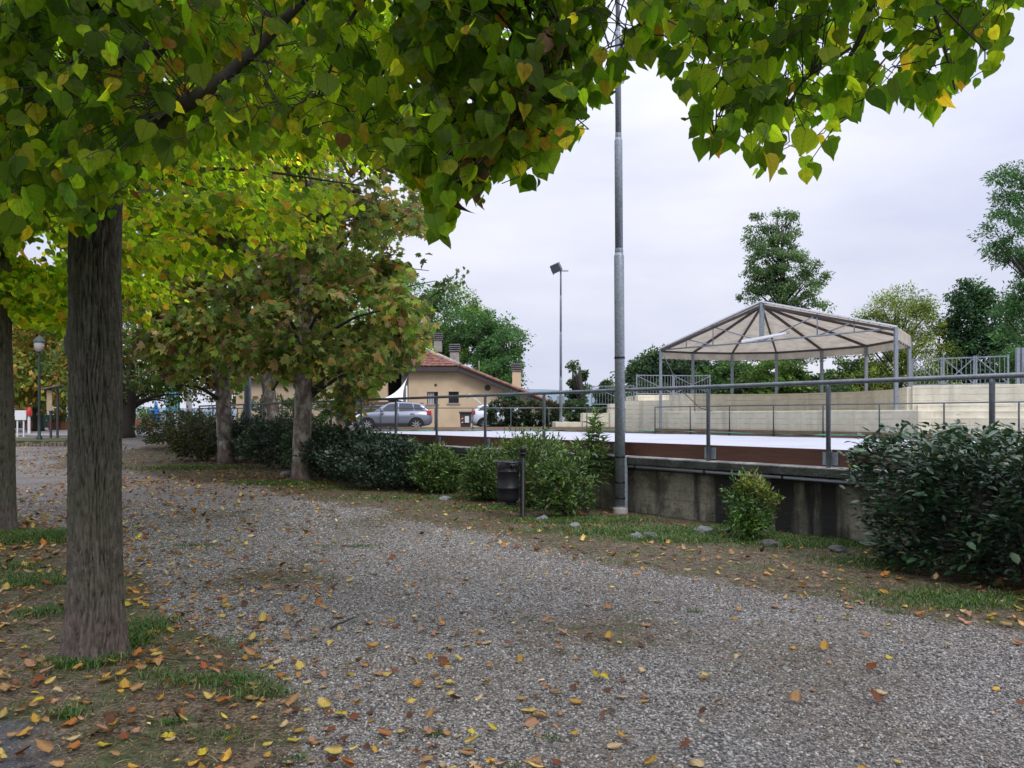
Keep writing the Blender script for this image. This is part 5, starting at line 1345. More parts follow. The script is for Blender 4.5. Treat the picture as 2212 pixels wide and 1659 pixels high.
ptree('tall upright green tree standing over the peak of the stage roof', 782, 0, 44, [(760, 235, 16, 22), (787, 228, 16, 18), (776, 262, 34, 26), (808, 280, 20, 16), (768, 296, 32, 20), (800, 300, 28, 18), (762, 340, 30, 26), (800, 345, 26, 26), (778, 270, 26, 40)], 30000, .12, [((.05, .095, .045), 4), ((.07, .125, .055), 3), ((.10, .15, .07), 1)], GB, 71, cr=.42, kk=1.2)
ptree('yellow green feathery tree beyond the high corner of the stage roof', 898, 0, 36, [(872, 322, 20, 22), (900, 312, 26, 24), (925, 322, 18, 26), (885, 350, 30, 22), (925, 362, 26, 24), (880, 385, 34, 20), (930, 392, 34, 16)], 30000, .13, [((.12, .17, .035), 4), ((.25, .24, .04), 2), ((.06, .12, .03), 3), ((.035, .08, .03), 2)], GB, 72, T=T_THIN, cr=.45)
ptree('dark blue green tree between the yellow tree and the feathery one', 975, 0, 36, [(972, 300, 20, 22), (958, 330, 16, 22), (990, 330, 26, 24), (975, 360, 34, 26), (1010, 380, 30, 24), (965, 385, 40, 20)], 28000, .14, [((.02, .055, .03), 4), ((.035, .08, .035), 3), ((.05, .1, .03), 1)], GB, 73, cr=.5)
ptree('tall feathery green tree whose high boughs lean in from the picture edge', 1050, 0, 27, [(1018, 182, 28, 20), (1030, 205, 42, 24), (1004, 236, 22, 18), (1035, 250, 34, 30), (1035, 320, 32, 44), (1025, 355, 30, 30), (1010, 300, 18, 20)], 19000, .14, [((.03, .08, .03), 4), ((.055, .12, .04), 3)], GB, 74, T=T_THIN, cr=.36, kk=1.1)
ptree('bushy grey green tree at the low corner of the stage roof', 668, 0, 42, [(665, 358, 20, 13), (648, 371, 22, 16), (690, 366, 28, 17), (640, 378, 18, 14), (690, 378, 26, 16), (722, 378, 24, 16), (660, 392, 34, 16), (640, 404, 24, 14), (700, 395, 30, 14)], 32000, .15, [((.035, .07, .04), 4), ((.05, .095, .04), 3)], GB, 75, cr=.45)
ptree('mid green bushy tree seen under the canvas beside the second rear post', 735, 0, 40, [(735, 378, 26, 16), (712, 385, 22, 14), (735, 396, 34, 12)], 14000, .15, [((.035, .08, .025), 4), ((.05, .1, .03), 3)], GB, 76, cr=.45)
ptree('bright green tree seen under the middle of the canvas', 780, 0, 38, [(775, 376, 28, 18), (795, 385, 20, 14), (785, 396, 40, 12)], 14000, .15, [((.05, .11, .02), 4), ((.08, .14, .03), 2)], GB, 77, cr=.45)
ptree('dark leafy tree under the canvas next to the high front post', 845, 0, 37, [(822, 388, 22, 12), (850, 378, 26, 20), (870, 384, 24, 16), (840, 398, 44, 10)], 16000, .15, [((.02, .055, .025), 4), ((.1, .13, .03), 1.6), ((.04, .08, .03), 2)], GB, 78, cr=.45)
ptree('young bay tree with a long upright shoot behind the low cream steps', 580, 0, 37, [(580, 380, 8, 11), (580, 398, 14, 14), (581, 412, 18, 12), (574, 366, 2.0, 8)], 9000, .12, [((.035, .075, .035), 4), ((.07, .1, .05), 2)], 'shrubs behind the stepped wall', 79, cr=.25, name='bay_tree')
ptree('smaller bay shrub against the tall light pole', 608, 0, 36.5, [(608, 385, 6, 8), (608, 402, 12, 14)], 6000, .12, [((.035, .075, .035), 4), ((.07, .1, .05), 2)], 'shrubs behind the stepped wall', 80, cr=.25, name='bay_tree')
# far low hill
hl = MB(); pts = []
for i in range(41):
    x = -300 + 20 * i; pts.append((x, 420, 4 + 14 * max(0, mnoise.noise(Vector((x * .006, 1.7, 0))) + .45)))
hl.add([(x, y, -5) for x, y, z in pts] + pts + [(x, y + 120, -5) for x, y, z in pts], [(i, i + 1, 41 + i + 1, 41 + i) for i in range(40)] + [(41 + i, 41 + i + 1, 82 + i + 1, 82 + i) for i in range(40)], True)
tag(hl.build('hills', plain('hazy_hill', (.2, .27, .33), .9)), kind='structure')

# ------------------------------------------------------------------ shrubs and hedges
def shrub(name, lab, base, r, hgt_, n, size, cols, T, mat, group=None, sd=1, stems=8, cr=.16, K=60, cat='shrub', lo=.55, upr=.5, tips=None, lean=(0, 0), tipk=1.0):
    rng = np.random.default_rng(sd); b = Vector(base); t = thing(name, lab, cat, b, 0, group)
    c = b + Vector((lean[0], lean[1], hgt_ * .55)); rr_ = (r[0], r[1], hgt_ * .47)
    P, D, N, cc, ci = clumps(c, rr_, n, K, cr, lo, rng, .8)
    D = nrm((P - np.array(b)) * np.array([1, 1, .4]) + rng.normal(0, .35, (n, 3)) + np.array([0, 0, upr - .5])); tone = np.exp(rng.normal(0, .2, K))
    C = pal(n, cols, .25, rng) * tone[ci][:, None]
    if tips is not None:
        w_ = np.clip((P[:, 2] - b.z) / hgt_ - .62 + (P[:, 0] - b.x) * .5 / r[0] * .4, 0, 1) * 2.2 * rng.random(n) * tipk; C = C * (1 - np.clip(w_, 0, 1)[:, None]) + np.array(tips) * np.clip(w_, 0, 1)[:, None]
    m = MB()
    for _ in range(int(6 + 16 * r[0])):
        u_ = nrm(rng.normal(0, 1, 3) + np.array([0, 0, .9])); e0_ = np.array(c) + u_ * np.array(rr_) * .85; L_ = rng.uniform(.12, .34) * min(1.3, .5 + hgt_ * .5)
        dr = nrm(u_ * .6 + np.array([0, 0, .8]) + rng.normal(0, .25, 3)); q_ = rng.random(16)[:, None]
        Ps_ = e0_ + dr * L_ * q_ + rng.normal(0, size * .25, (16, 3)); P = np.concatenate([P, Ps_]); D = np.concatenate([D, nrm(dr * .8 + rng.normal(0, .6, (16, 3)))]); N = np.concatenate([N, nrm(np.array([0, 0, .7]) + rng.normal(0, .4, (16, 3)))])
        C = np.concatenate([C, pal(16, cols, .2, rng) * 1.25]); a_ = Vector(e0_) - b; m.tube([a_ - Vector(dr) * .1, a_ + Vector(dr) * L_], [.005, .002], 3, False)
    k = P[:, 2] > b.z + .03; P, D, N, C = P[k], D[k], N[k], C[k]
    leaves('foliage', P - np.array(b), D, N, size * np.exp(rng.normal(0, .25, len(P))), C, T, mat, t, None, 'stuff')
    for i in range(stems):
        e = Vector(cc[rng.integers(0, K)]) - b; m.tube([Vector((rng.normal(0, .04), rng.normal(0, .04), -.03)), e * .5 + Vector((0, 0, hgt_ * .1)), e], [.012, .009, .004], 5, False)
    m.build('stems', M_LIMB, t)['kind'] = 'stuff'
    return t, cc
def before_wall(px, py, v=-.75):
    """ground point seen at a pixel, kept at least v in front of the court wall"""
    k = (px - 512) / FP; Yw = (v + O.x * Vv.x + O.y * Vv.y) / (k * Vv.x + Vv.y); Y = min(G(px, py).y, Yw)
    return Vector((k * Y, Y, float(terr(Y))))
NAN = [((.05, .10, .025), 4), ((.075, .14, .03), 3), ((.11, .17, .035), 1.4), ((.16, .09, .03), .3)]
p_ = before_wall(752, 537); shrub('nandina_shrub', 'small feathery green shrub with orange tips against the stained wall', (p_.x, p_.y, 0), (.27, .26), .76, 3600, .062, [((.06, .14, .02), 4), ((.1, .19, .025), 2.5), ((.03, .08, .02), 2)], T_THIN, M_SHRUB, None, 101, 8, .13, 60, tips=(.3, .22, .03))
p_ = before_wall(566, 517); shrub('nandina_shrub', 'leafy nandina with a few red leaves between the litter bin and the light pole', (p_.x, p_.y, 0), (.44, .36), .94, 4600, .078, NAN, T_THIN, M_SHRUB, 'nandina shrubs below the court wall', 102, 9, .17, 70)
p_ = before_wall(532, 495); shrub('nandina_shrub', 'tall light green nandina directly behind the litter bin', (p_.x, p_.y, 0), (.62, .4), 1.24, 6500, .075, [((.065, .12, .03), 4), ((.1, .17, .035), 3), ((.14, .19, .05), 1.2)], T_THIN, M_SHRUB, 'nandina shrubs below the court wall', 103, 12, .2, 110)
p_ = before_wall(484, 492); shrub('nandina_shrub', 'dense green nandina just short of the litter bin', (p_.x, p_.y, 0), (.42, .4), .92, 6000, .078, NAN, T_THIN, M_SHRUB, 'nandina shrubs below the court wall', 104, 10, .2, 80)
p_ = before_wall(438, 489); shrub('nandina_shrub', 'nandina with reddish lower leaves beside the oleander', (p_.x, p_.y, 0), (.46, .4), .86, 6000, .08, NAN, T_THIN, M_SHRUB, 'nandina shrubs below the court wall', 105, 10, .2, 80)
def oleander(lab, base, stems, sd, lsize=.14):
    rng = np.random.default_rng(sd); b = Vector(base); t = thing('oleander', lab, 'shrub', b, 0, 'oleanders below the court wall')
    P = []; D = []; m = MB()
    for (dx, dy, h, nw) in stems:
        top = Vector((dx, dy, h)); pts = [Vector((dx * .1, dy * .1, 0)), top * .5 + Vector((0, 0, .05)), top]; m.tube(pts, [.014, .01, .005], 6, False)
        for w_ in range(nw):
            f = 1 - w_ * .042 / max(h, .3) * 1.6; 
            c = pts[1].lerp(top, max(0, (f - .5) * 2)) if f > .5 else pts[0].lerp(pts[1], f * 2)
            for k in range(7):
                a = 2 * math.pi * (k / 7) + w_ * 1.1 + rng.uniform(-.3, .3); el = .9 - w_ * .13 + rng.normal(0, .15); P.append(tuple(c)); D.append((math.cos(a), math.sin(a), el))
    P = np.array(P); D = np.array(D); N = nrm(np.array([0, 0, 1.]) - D * .3 + rng.normal(0, .15, D.shape))
    leaves('foliage', P, D, N, lsize * np.exp(rng.normal(0, .15, len(P))), pal(len(P), [((.10, .18, .05), 3), ((.16, .25, .08), 2)], .2, rng), T_LANCE, M_SHRUB, t, rng.normal(-.3, .2, len(P)), 'stuff'); m.build('stems', M_LIMB, t)['kind'] = 'stuff'
p_ = before_wall(586, 500, -.5); oleander('lanky oleander with one tall stem reaching over the railing boards', (p_.x, p_.y, 0), [(.18, .1, 1.66, 10), (.06, .1, 1.3, 8), (.3, .05, 1.2, 7), (-.2, 0, 1.1, 9), (.35, .1, 1.0, 7), (-.4, .05, 1.05, 8), (.02, -.1, .95, 8), (-.1, .1, 1.15, 8), (.45, 0, .8, 6), (.12, .0, 1.5, 9), (.26, .12, 1.42, 8)], 111, .19)
p_ = before_wall(408, 484); oleander('low oleander with pale green blades before the dark hedge', (p_.x, p_.y, 0), [(.2, 0, .9, 8), (-.15, 0, .8, 8), (.35, 0, .65, 7), (0, -.1, .7, 8), (-.3, 0, .6, 6), (.1, 0, 1.05, 7)], 112, .17)
# hedge run along the railing
HD = [((.022, .042, .026), 4), ((.035, .06, .038), 3), ((.06, .085, .055), 1)]
hedges = [((400, 478), 1.4, .75, .98, HD, 'dark glossy hedge plant below the second bay of the railing'), ((376, 480), 1.3, .8, 1.1, HD, 'broad dark hedge bush with shiny leaves where the plane leaves droop'),
          ((345, 474), 1.3, .8, 1.22, HD, 'dark green hedge bush next to the nearer plane trunk'), ((322, 468), 1.2, .7, 1.25, [((.04, .08, .03), 3), ((.06, .11, .035), 2)], 'fresh green hedge bush touching the nearer plane trunk'),
          ((285, 466), 1.6, .8, 1.35, [((.03, .055, .03), 4), ((.05, .08, .04), 2)], 'clipped green hedge bush between the two plane trunks'), ((258, 462), 1.5, .8, 1.3, HD, 'dark hedge bush at the foot of the grey light pole'),
          ((205, 461), 1.6, .8, 1.15, [((.07, .075, .02), 4), ((.05, .06, .02), 2)], 'low olive brown hedge bush in front of the farther plane trunk'), ((178, 449), 1.7, .9, 1.35, [((.05, .07, .02), 4), ((.08, .08, .025), 2)], 'last olive hedge bush next to the pale path'),
          ((215, 449), 2.2, .9, 1.35, [((.045, .065, .022), 4), ((.07, .08, .025), 2)], 'olive green hedge bush behind the farther plane trunk')]
for i, ((a, b), rx, ry, hh, cols, lab) in enumerate(hedges):
    p_ = before_wall(a, b, -.95); kx = 1.0
    shrub('hedge_bush', lab, (p_.x, p_.y, p_.z), (rx * .9, ry * .85), hh, 6500, .07, cols, T_RHOMB, M_SHRUB, 'hedge bushes along the railing', 120 + i, 10, .24, 120, lo=.6)
# photinia hedge and shrub by the house
ph = [((.025, .05, .02), 4), ((.045, .08, .025), 2)]
for i, (px, lab) in enumerate(((499, 'red tipped photinia hedge plant against the white car'), (517, 'photinia hedge plant with yellow green patch midway along'), (535, 'photinia hedge plant past the middle of the red topped hedge'), (551, 'last photinia plant of the red topped hedge by the slim pole'))):
    x = (px - 512) / FP * 40
    shrub('photinia_hedge', lab, (x, 40, .85), (.62, .5), 1.5, 4200, .085, ph, T_RHOMB, M_SHRUB, 'photinia hedge by the cars', 140 + i, 4, .14, 90, lo=.7, tips=(.30, .05, .03), tipk=.35)
shrub('palm_shrub', 'spiky green shrub peeking over the photinia hedge', (W(509, 0, 46).x, 46, 1.3), (.9, .5), 1.5, 1800, .3, [((.04, .09, .05), 3), ((.07, .12, .06), 1)], T_LANCE, M_SHRUB, None, 150, 3, .2, 30)
shrub('garden_shrub', 'green climbing shrub against the low ochre wing', (W(292, 0, 43).x, 43.5, .8), (3.2, .5), 1.9, 6500, .13, [((.05, .09, .03), 3), ((.08, .13, .04), 2)], T_RHOMB, M_SHRUB, None, 151, 8, .3, 80)
shrub('garden_shrub', 'bluish green tall shrub between the wing and the sleeper wall', (W(342, 0, 46).x, 47, .8), (1.6, .8), 3.4, 7000, .15, [((.03, .065, .035), 3), ((.06, .1, .05), 1)], T_RHOMB, M_SHRUB, None, 152, 8, .35, 80)

# the big glossy bush
def big_bush():
    rng = np.random.default_rng(77); c0 = Vector((5.40, 7.24, 0)); t = thing('elaeagnus_bush', 'large dark glossy bush with silvery leaf undersides crowding the end of the stained wall', 'bush', c0, ANG)
    # local x along the wall, y toward the path (positive)
    n = 7600; L, Wd, H = 1.95, .98, 1.38
    n = 17000; K = 900
    u = rng.uniform(-1, 1, (K, 3)); ax_ = rng.choice(3, K, p=[.16, .52, .32]); sg_ = np.where(rng.random(K) < .5, -1., 1.)
    sg_ = np.where((ax_ == 1) & (rng.random(K) < .55), 1., sg_); sg_ = np.where(ax_ == 2, 1., sg_)
    u[np.arange(K), ax_] = sg_ * rng.uniform(.72, 1., K); inn = rng.random(K) < .3; u[inn] *= .7
    rr_ = np.maximum(1, (np.abs(u[:, 0]) ** 4 + np.abs(u[:, 1]) ** 4) ** .25)
    bulge = 1 - .22 * np.clip(-u[:, 2] - .1, 0, 1) - .12 * np.clip(u[:, 2] - .6, 0, 1)
    cc = np.stack([u[:, 0] * L * bulge / rr_, u[:, 1] * Wd * bulge / rr_, H * (.5 + .49 * u[:, 2])], -1)
    cc += rng.normal(0, .05, cc.shape); cc[:, 2] = np.clip(cc[:, 2], .1, H + .03)
    i = rng.integers(0, K, n); P = cc[i] + rng.normal(0, .075, (n, 3)); up = np.clip((cc[i][:, 2:3] - .55) / .9, 0, 1)
    out = nrm(cc[i] * np.array([1, 1.6, .3]))
    D = nrm(out * (.9 - .1 * up) + rng.normal(0, .55, (n, 3)) + np.array([0, 0, .05]) * 1); D[:, 2] = D[:, 2] * .55 - .05 + .2 * up[:, 0]
    N = nrm(np.array([0, 0, 1.]) + out * .35 + rng.normal(0, .3, (n, 3)))
    C = pal(n, [((.026, .062, .03), 4), ((.045, .092, .045), 3), ((.075, .125, .07), 1.5), ((.10, .12, .035), .4)], .25, rng)
    k = P[:, 2] > .04
    order = np.argsort(P @ np.array([-.35, -1, 0.]) * -1)
    # which face the viewer: local +y is the path side
    P, D, N, C = P[k], D[k], N[k], C[k]; Sz = .082 * np.exp(rng.normal(0, .2, len(P)))
    Mw = TR(c0.x, c0.y, 0, ANG); Pw = np.array([tuple(Mw @ Vector(p)) for p in P]); px, py = proj(Pw)
    dist = np.hypot(Pw[:, 0], Pw[:, 1]); vis = (px < 1024) & (py < 640)
    shell = -dist + np.where(vis, 10, 0) + .8 * (P[:, 2] > H - .1); pick = np.argsort(-shell)[:300]; rest = np.setdiff1d(np.arange(len(P)), pick)
    leaves('foliage', P[rest], D[rest], N[rest], Sz[rest], C[rest], T_OVAL, M_LAUREL, t, rng.normal(0, .2, len(rest)), 'stuff')
    mes = []; prot = C[pick][:14]
    for q_ in range(14):
        V, Fc, Cc, uv = leaf_arrays(np.zeros((1, 3)), np.array([[0, 1., 0]]), np.array([[0, 0, 1.]]), np.ones(1), prot[q_:q_ + 1], T_OVAL, rng.normal(0, .2, 1))
        me = np_mesh('leaf', V, Fc, Cc, uv); me.materials.append(M_LAUREL); mes.append(me)
    for j in pick:
        q_ = int(np.argmin(np.abs(prot - C[j]).sum(1))); d = Vector(D[j]).normalized(); s = d.cross(Vector(N[j])).normalized(); n_ = s.cross(d)
        M = Matrix(((s.x, d.x, n_.x, 0), (s.y, d.y, n_.y, 0), (s.z, d.z, n_.z, 0), (0, 0, 0, 1))) @ Matrix.Diagonal((*([Sz[j]] * 3), 1)); M.translation = Vector(P[j]); link('leaf', mes[q_], t, M)
    m = MB()
    for q_ in range(130):
        e = Vector(cc[rng.integers(0, K)]); m.tube([Vector((e.x * .5, e.y * .2, 0)), e * .6 + Vector((0, 0, .15)), e, e + Vector((rng.normal(0, .02), rng.normal(0, .02), .09))], [.012, .008, .004, .002], 4, False)
    m.build('stems', M_LIMB, t)['kind'] = 'stuff'
    MB().tube([(-.55, .1, H - .15), (-.62, .1, H + .1), (-.75, .1, H + .28), (-.92, .1, H + .36)], [.005, .004, .003, .002], 5).build('bare_shoot', M_LIMB, t)
big_bush()

# ------------------------------------------------------------------ grass and dry straw
def blades(name, X, Y, hh, C, lab, flatn=0, rng=R, wd=.0022):
    n = len(X); Z = hgt(X, Y) + .004; a = rng.uniform(0, 2 * math.pi, n); ln = rng.uniform(.3, 1.5, n) + flatn
    dx = np.cos(a) * ln * hh; dy = np.sin(a) * ln * hh; px_ = -np.sin(a) * wd * (1 + Y * .12); py_ = np.cos(a) * wd * (1 + Y * .12)
    z1 = hh * (.65 if not flatn else .2); z2 = hh * (rng.uniform(.45, 1.05, n) if not flatn else .12)
    V = np.stack([np.stack([X - px_, Y - py_, Z], -1), np.stack([X + px_, Y + py_, Z], -1), np.stack([X + dx * .4 + px_ * .8, Y + dy * .4 + py_ * .8, Z + z1], -1), np.stack([X + dx * .4 - px_ * .8, Y + dy * .4 - py_ * .8, Z + z1], -1), np.stack([X + dx, Y + dy, Z + z2], -1)], 1).reshape(-1, 3)
    Fb = (np.array([(0, 1, 2), (0, 2, 3), (3, 2, 4)])[None] + (np.arange(n) * 5)[:, None, None]).reshape(-1, 3)
    o = link(name, np_mesh(name, V, Fb, np.repeat(C, 5, axis=0), np.zeros((len(V), 2))), mat=M_GRASS); tag(o, lab, 'grass', kind='stuff')
X = []; Y = []; Hh = []
for x, y, rx, ry, a, h in GP:
    dens = 8000 if y < 8 else (5600 if y < 13 else 2600)
    n = int(dens * rx * ry * 3.2 * min(a, 1)); n = min(n, 20000)
    xx = x + R.normal(0, .55, n) * rx; yy = y + R.normal(0, .55, n) * ry; X.append(xx); Y.append(yy); Hh.append(h * R.uniform(.4, 1.2, n) * .9)
X = np.concatenate(X); Y = np.concatenate(Y); Hh = np.concatenate(Hh); k = (R.random(len(X)) < .35 + .65 * np.clip(grass_w(X, Y), 0, 1)); X, Y, Hh = X[k], Y[k], Hh[k]
blades('grass', X, Y, Hh, pal(len(X), [((.04, .11, .018), 4), ((.07, .15, .03), 3), ((.13, .16, .05), 1.4), ((.24, .19, .1), 1)], .25), 'short green grass growing in patches on the soil')
n = 420000; X = R.uniform(-13, 11, n); Y = R.uniform(2.6, 22, n) ; so_, as_ = ground_masks(X, Y); k = (R.random(n) < so_ * np.clip(7.5 / Y, .25, 1) * (.45 + .55 * (fbm2(X, Y, 1.4, 12) > -.1))) & (as_ < .3) & (np.abs(X) < Y * .72 + .5) & ((X - O.x) * Vv.x + (Y - O.y) * Vv.y < -.15); X, Y = X[k], Y[k]
blades('dry_grass', X, Y, R.uniform(.02, .055, len(X)), pal(len(X), [((.2, .15, .08), 3), ((.09, .065, .04), 3), ((.3, .23, .13), 1.2), ((.07, .1, .03), 2)], .25), 'dry straw and thin weeds lying over the brown soil', 1.0, wd=.0018)

# ------------------------------------------------------------------ fallen leaves
def litter_density(X, Y):
    so_, as_ = ground_masks(X, Y); dl = sdist(X, Y, POLY_L)
    w_ = np.exp(-np.maximum(dl, 0) / 1.0) * 1.25 * (.6 + .8 * np.clip(fbm2(X, Y, 1.7, 31) + .4, 0, 1)) + .03 + .09 * np.clip((-X) / 4, 0, 1) + (.16 * np.exp(-np.maximum(sdist(X, Y, POLY_R), 0) / .35)) * (X > -1)
    w_ += .3 * np.exp(-((Y - 17) / 5) ** 2) * (X < -4.5); w_ += .3 * (sdist(X, Y, POLY_R) < 0) * np.clip(fbm2(X, Y, 1.3, 33) + .5, .1, 1) * (X > -2); w_ += .5 * np.exp(-((Y - 23) / 6) ** 2) * (X < 0)
    return w_
n = 46000; X = R.uniform(-11, 9.5, n); Y = R.uniform(2.7, 30, n); X = np.where(Y > 20, X * 1.7, X)
k = (np.abs(X) < Y * .74 + .8) & (R.random(n) < litter_density(X, Y) * np.where(Y < 8, .95, .8)); 
k &= ~((X - O.x) * Vv.x + (Y - O.y) * Vv.y > -.15)
X, Y = X[k], Y[k]
k = np.hypot(X - T1.x, Y - T1.y) > .28; X, Y = X[k], Y[k]
FC = {'pale yellow': (.55, .42, .12), 'lemon yellow': (.52, .42, .04), 'golden': (.46, .27, .045), 'orange': (.40, .15, .035), 'rust brown': (.2, .062, .025), 'tan': (.38, .22, .10), 'cream': (.55, .42, .24), 'dark brown': (.10, .045, .025), 'pinkish tan': (.40, .22, .14)}
FW = {'pale yellow': 1.6, 'lemon yellow': .8, 'golden': 2.4, 'orange': 1.5, 'rust brown': 1.1, 'tan': 3.4, 'cream': 1.3, 'dark brown': 1.6, 'pinkish tan': 1.6}
names = list(FC); pw = np.array([FW[k_] for k_ in names]); pw /= pw.sum()
ci = R.choice(len(names), len(X), p=pw)
far_red = (Y > 9) & (R.random(len(X)) < .2); ci[far_red] = names.index('rust brown')
sz = np.clip(.052 * np.exp(R.normal(0, .3, len(X))) , .024, .078); sz[(Y > 9)] *= 1.15
app = sz / Y * ((np.abs(X) / Y < .67) & (Y > 3.5)); order = np.argsort(-app); pick = order[:300]; rest = order[300:]
Z = hgt(X, Y) + .016
sh = [('flat', .04), ('curled', .5), ('cupped', .3), ('folded', .95), ('crumpled', -.6)]
def rnd_leaf(i): return R.uniform(0, 6.28)
a = R.uniform(0, 6.28, len(rest)); Dd = np.stack([np.cos(a), np.sin(a), R.normal(0, .12, len(rest))], -1); Nn = nrm(np.stack([R.normal(0, .22, len(rest)), R.normal(0, .22, len(rest)), np.ones(len(rest))], -1))
Cc = np.array([FC[names[c]] for c in ci[rest]]) * np.exp(R.normal(0, .2, (len(rest), 1)))
V1 = leaf_arrays(np.stack([X[rest], Y[rest], Z[rest]], -1), Dd, Nn, sz[rest], Cc, T_HEART2, R.normal(.3, .6, len(rest)))
tag(link('fallen_leaves', np_mesh('fallen_leaves', V1[0], V1[1], V1[2], V1[3]), mat=M_DRY), 'small yellow and brown leaves littering the gravel and soil', 'leaves', kind='stuff')
n = 26000; xb = R.uniform(-7, 7, n); yb = R.uniform(2.8, 13, n); dR = sdist(xb, yb, POLY_R); dL = sdist(xb, yb, POLY_L)
k = (R.random(n) < .12 + .8 * np.exp(-np.maximum(np.minimum(dR, dL), 0) / .5)) & ((xb - O.x) * Vv.x + (yb - O.y) * Vv.y < -.2) & (np.abs(xb) < yb * .72 + .4); xb, yb = xb[k], yb[k]; n = len(xb)
ab = R.uniform(0, 6.28, n); V1 = leaf_arrays(np.stack([xb, yb, hgt(xb, yb) + .012], -1), np.stack([np.cos(ab), np.sin(ab), R.normal(0, .2, n)], -1), nrm(np.stack([R.normal(0, .4, n), R.normal(0, .4, n), np.ones(n)], -1)), R.uniform(.008, .028, n), pal(n, [((.12, .06, .03), 4), ((.25, .15, .08), 3), ((.36, .25, .13), 1.5), ((.06, .035, .02), 3)], .3), T_RHOMB)
tag(link('leaf_debris', np_mesh('leaf_debris', V1[0], V1[1], V1[2], V1[3]), mat=M_GRASS), 'tiny brown broken leaf bits strewn over soil and gravel', 'debris', kind='stuff')
def zone(x, y):
    px = 512 + FP * x / y; py = HY + FP * CAMH / y
    d1 = math.hypot(x - T1.x, y - T1.y); am = float(ground_masks(np.array([x]), np.array([y]))[1][0])
    if am > .4: return 'on the asphalt corner at the frame edge'
    if d1 < .75: return 'at the foot of the thick linden trunk'
    sl_ = float(ground_masks(np.array([x]), np.array([y]))[0][0])
    if x < 0 and sdist(np.array([x]), np.array([y]), POLY_A)[0] < .5: return 'on the soil beside the asphalt corner'
    if x < T1.x - .1 and y > 4.4: return 'in the litter beyond the thick linden trunk'
    row = 'near the frame bottom' if py > 712 else ('in the lower strip' if py > 650 else ('halfway up the path' if py > 600 else 'farther up the path'))
    side = 'soil' if sl_ > .55 else ('path edge' if sl_ > .2 else 'gravel')
    col_ = 'left third' if px < 400 else ('middle' if px < 680 else 'right third')
    return f'on {side}, {col_}, {row}'
combos = [(s_, z_) for z_ in ('', 'small ', 'broad ') for s_ in range(5)]
used = {}; cache = {}
for i in pick:
    zn = zone(X[i], Y[i]); c = names[ci[i]]
    # nearest free combination of colour, shape and size in this zone
    cand = [c] + list(np.array(names)[R.permutation(len(names))]); done = False
    for cn in cand:
        lst = used.setdefault((cn, zn), []); opts = [q_ for q_ in combos if q_ not in lst]
        if sz[i] > .066: pref = [o_ for o_ in opts if o_[1] == 'broad '] or [o_ for o_ in opts if o_[1] == '']
        elif sz[i] < .05: pref = [o_ for o_ in opts if o_[1] == 'small '] or [o_ for o_ in opts if o_[1] == '']
        else: pref = [o_ for o_ in opts if o_[1] == '']
        if pref:
            s_, z_ = pref[R.integers(0, len(pref))]; lst.append((s_, z_)); done = True; break
    if not done: cn = c; s_, z_ = 1, ''
    key = (cn, s_)
    if key not in cache:
        V, Fc, Ccx, uv = leaf_arrays(np.zeros((1, 3)), np.array([[0, 1., 0]]), np.array([[0, 0, 1.]]), np.ones(1), np.array([FC[cn]]), T_HEART if s_ != 4 else T_LOBE, np.array([sh[s_][1]]))
        V = V + R.normal(0, .03, V.shape); me = np_mesh('fallen_leaf', V, Fc, Ccx, uv); me.materials.append(M_DRY); cache[key] = me
    o = link('fallen_leaf', cache[key]); o.location = (X[i], Y[i], Z[i] + .006 + (.02 if s_ == 4 else 0)); o.rotation_euler = (R.normal(0, .16), R.normal(0, .16), R.uniform(0, 6.28)); o.scale = (sz[i],) * 3
    tag(o, f'{z_}{sh[s_][0]} {cn} leaf {zn}', 'leaf', 'leaves fallen on the path and soil')

# ------------------------------------------------------------------ stones, twigs
def rock(lab, px, py, r, sd, col=M_ROCK):
    import bmesh
    bm = bmesh.new(); bmesh.ops.create_icosphere(bm, subdivisions=3, radius=1); rr_ = random.Random(sd); sx_ = (rr_.uniform(.9, 1.4), rr_.uniform(.7, 1), rr_.uniform(.45, .7))
    for v in bm.verts:
        k = 1 + .35 * mnoise.noise(v.co * 1.3 + Vector((sd, 0, 0))) + .12 * mnoise.noise(v.co * 4); v.co = Vector((v.co.x * sx_[0] * k, v.co.y * sx_[1] * k, v.co.z * sx_[2] * k)) * r
    me = bpy.data.meshes.new('stone'); bm.to_mesh(me); bm.free(); me.materials.append(col); p = G(px, py); o = link('stone', me); o.location = (p.x, p.y, float(hgt(p.x, p.y)) + r * .25); o.rotation_euler = (0, 0, sd)
    tag(o, lab, 'stone', 'stones lying on the grass strip')
M_ROCKD = plain('dark_rock', (.07, .07, .065), .85, 0, .4, 14, .7)
rock('pale grey angular stone in the grass past the foot of the light pole', 637, 538, .085, 1); rock('dark rounded stone touching the pale angular one', 651, 537, .1, 2, M_ROCKD); rock('flat grey stone in the grass before the feathery shrub', 703, 533, .13, 3)
rock('grey stone in the leaves between the litter bin and the light pole', 575, 528, .09, 4); rock('small round stone at the root of the feathery shrub', 728, 533, .06, 5); rock('low mossy stone in front of the feathery shrub', 770, 546, .1, 6, M_ROCKD)
rock('grey stone just past the litter bin post', 543, 521, .1, 7); rock('brownish stone on the soil under the big glossy bush', 838, 552, .1, 8, M_ROCKD); rock('grey stone at the hedge foot by the nearer plane tree', 288, 476, .2, 9); rock('pale stone under the nandina beside the oleander', 445, 500, .1, 10)
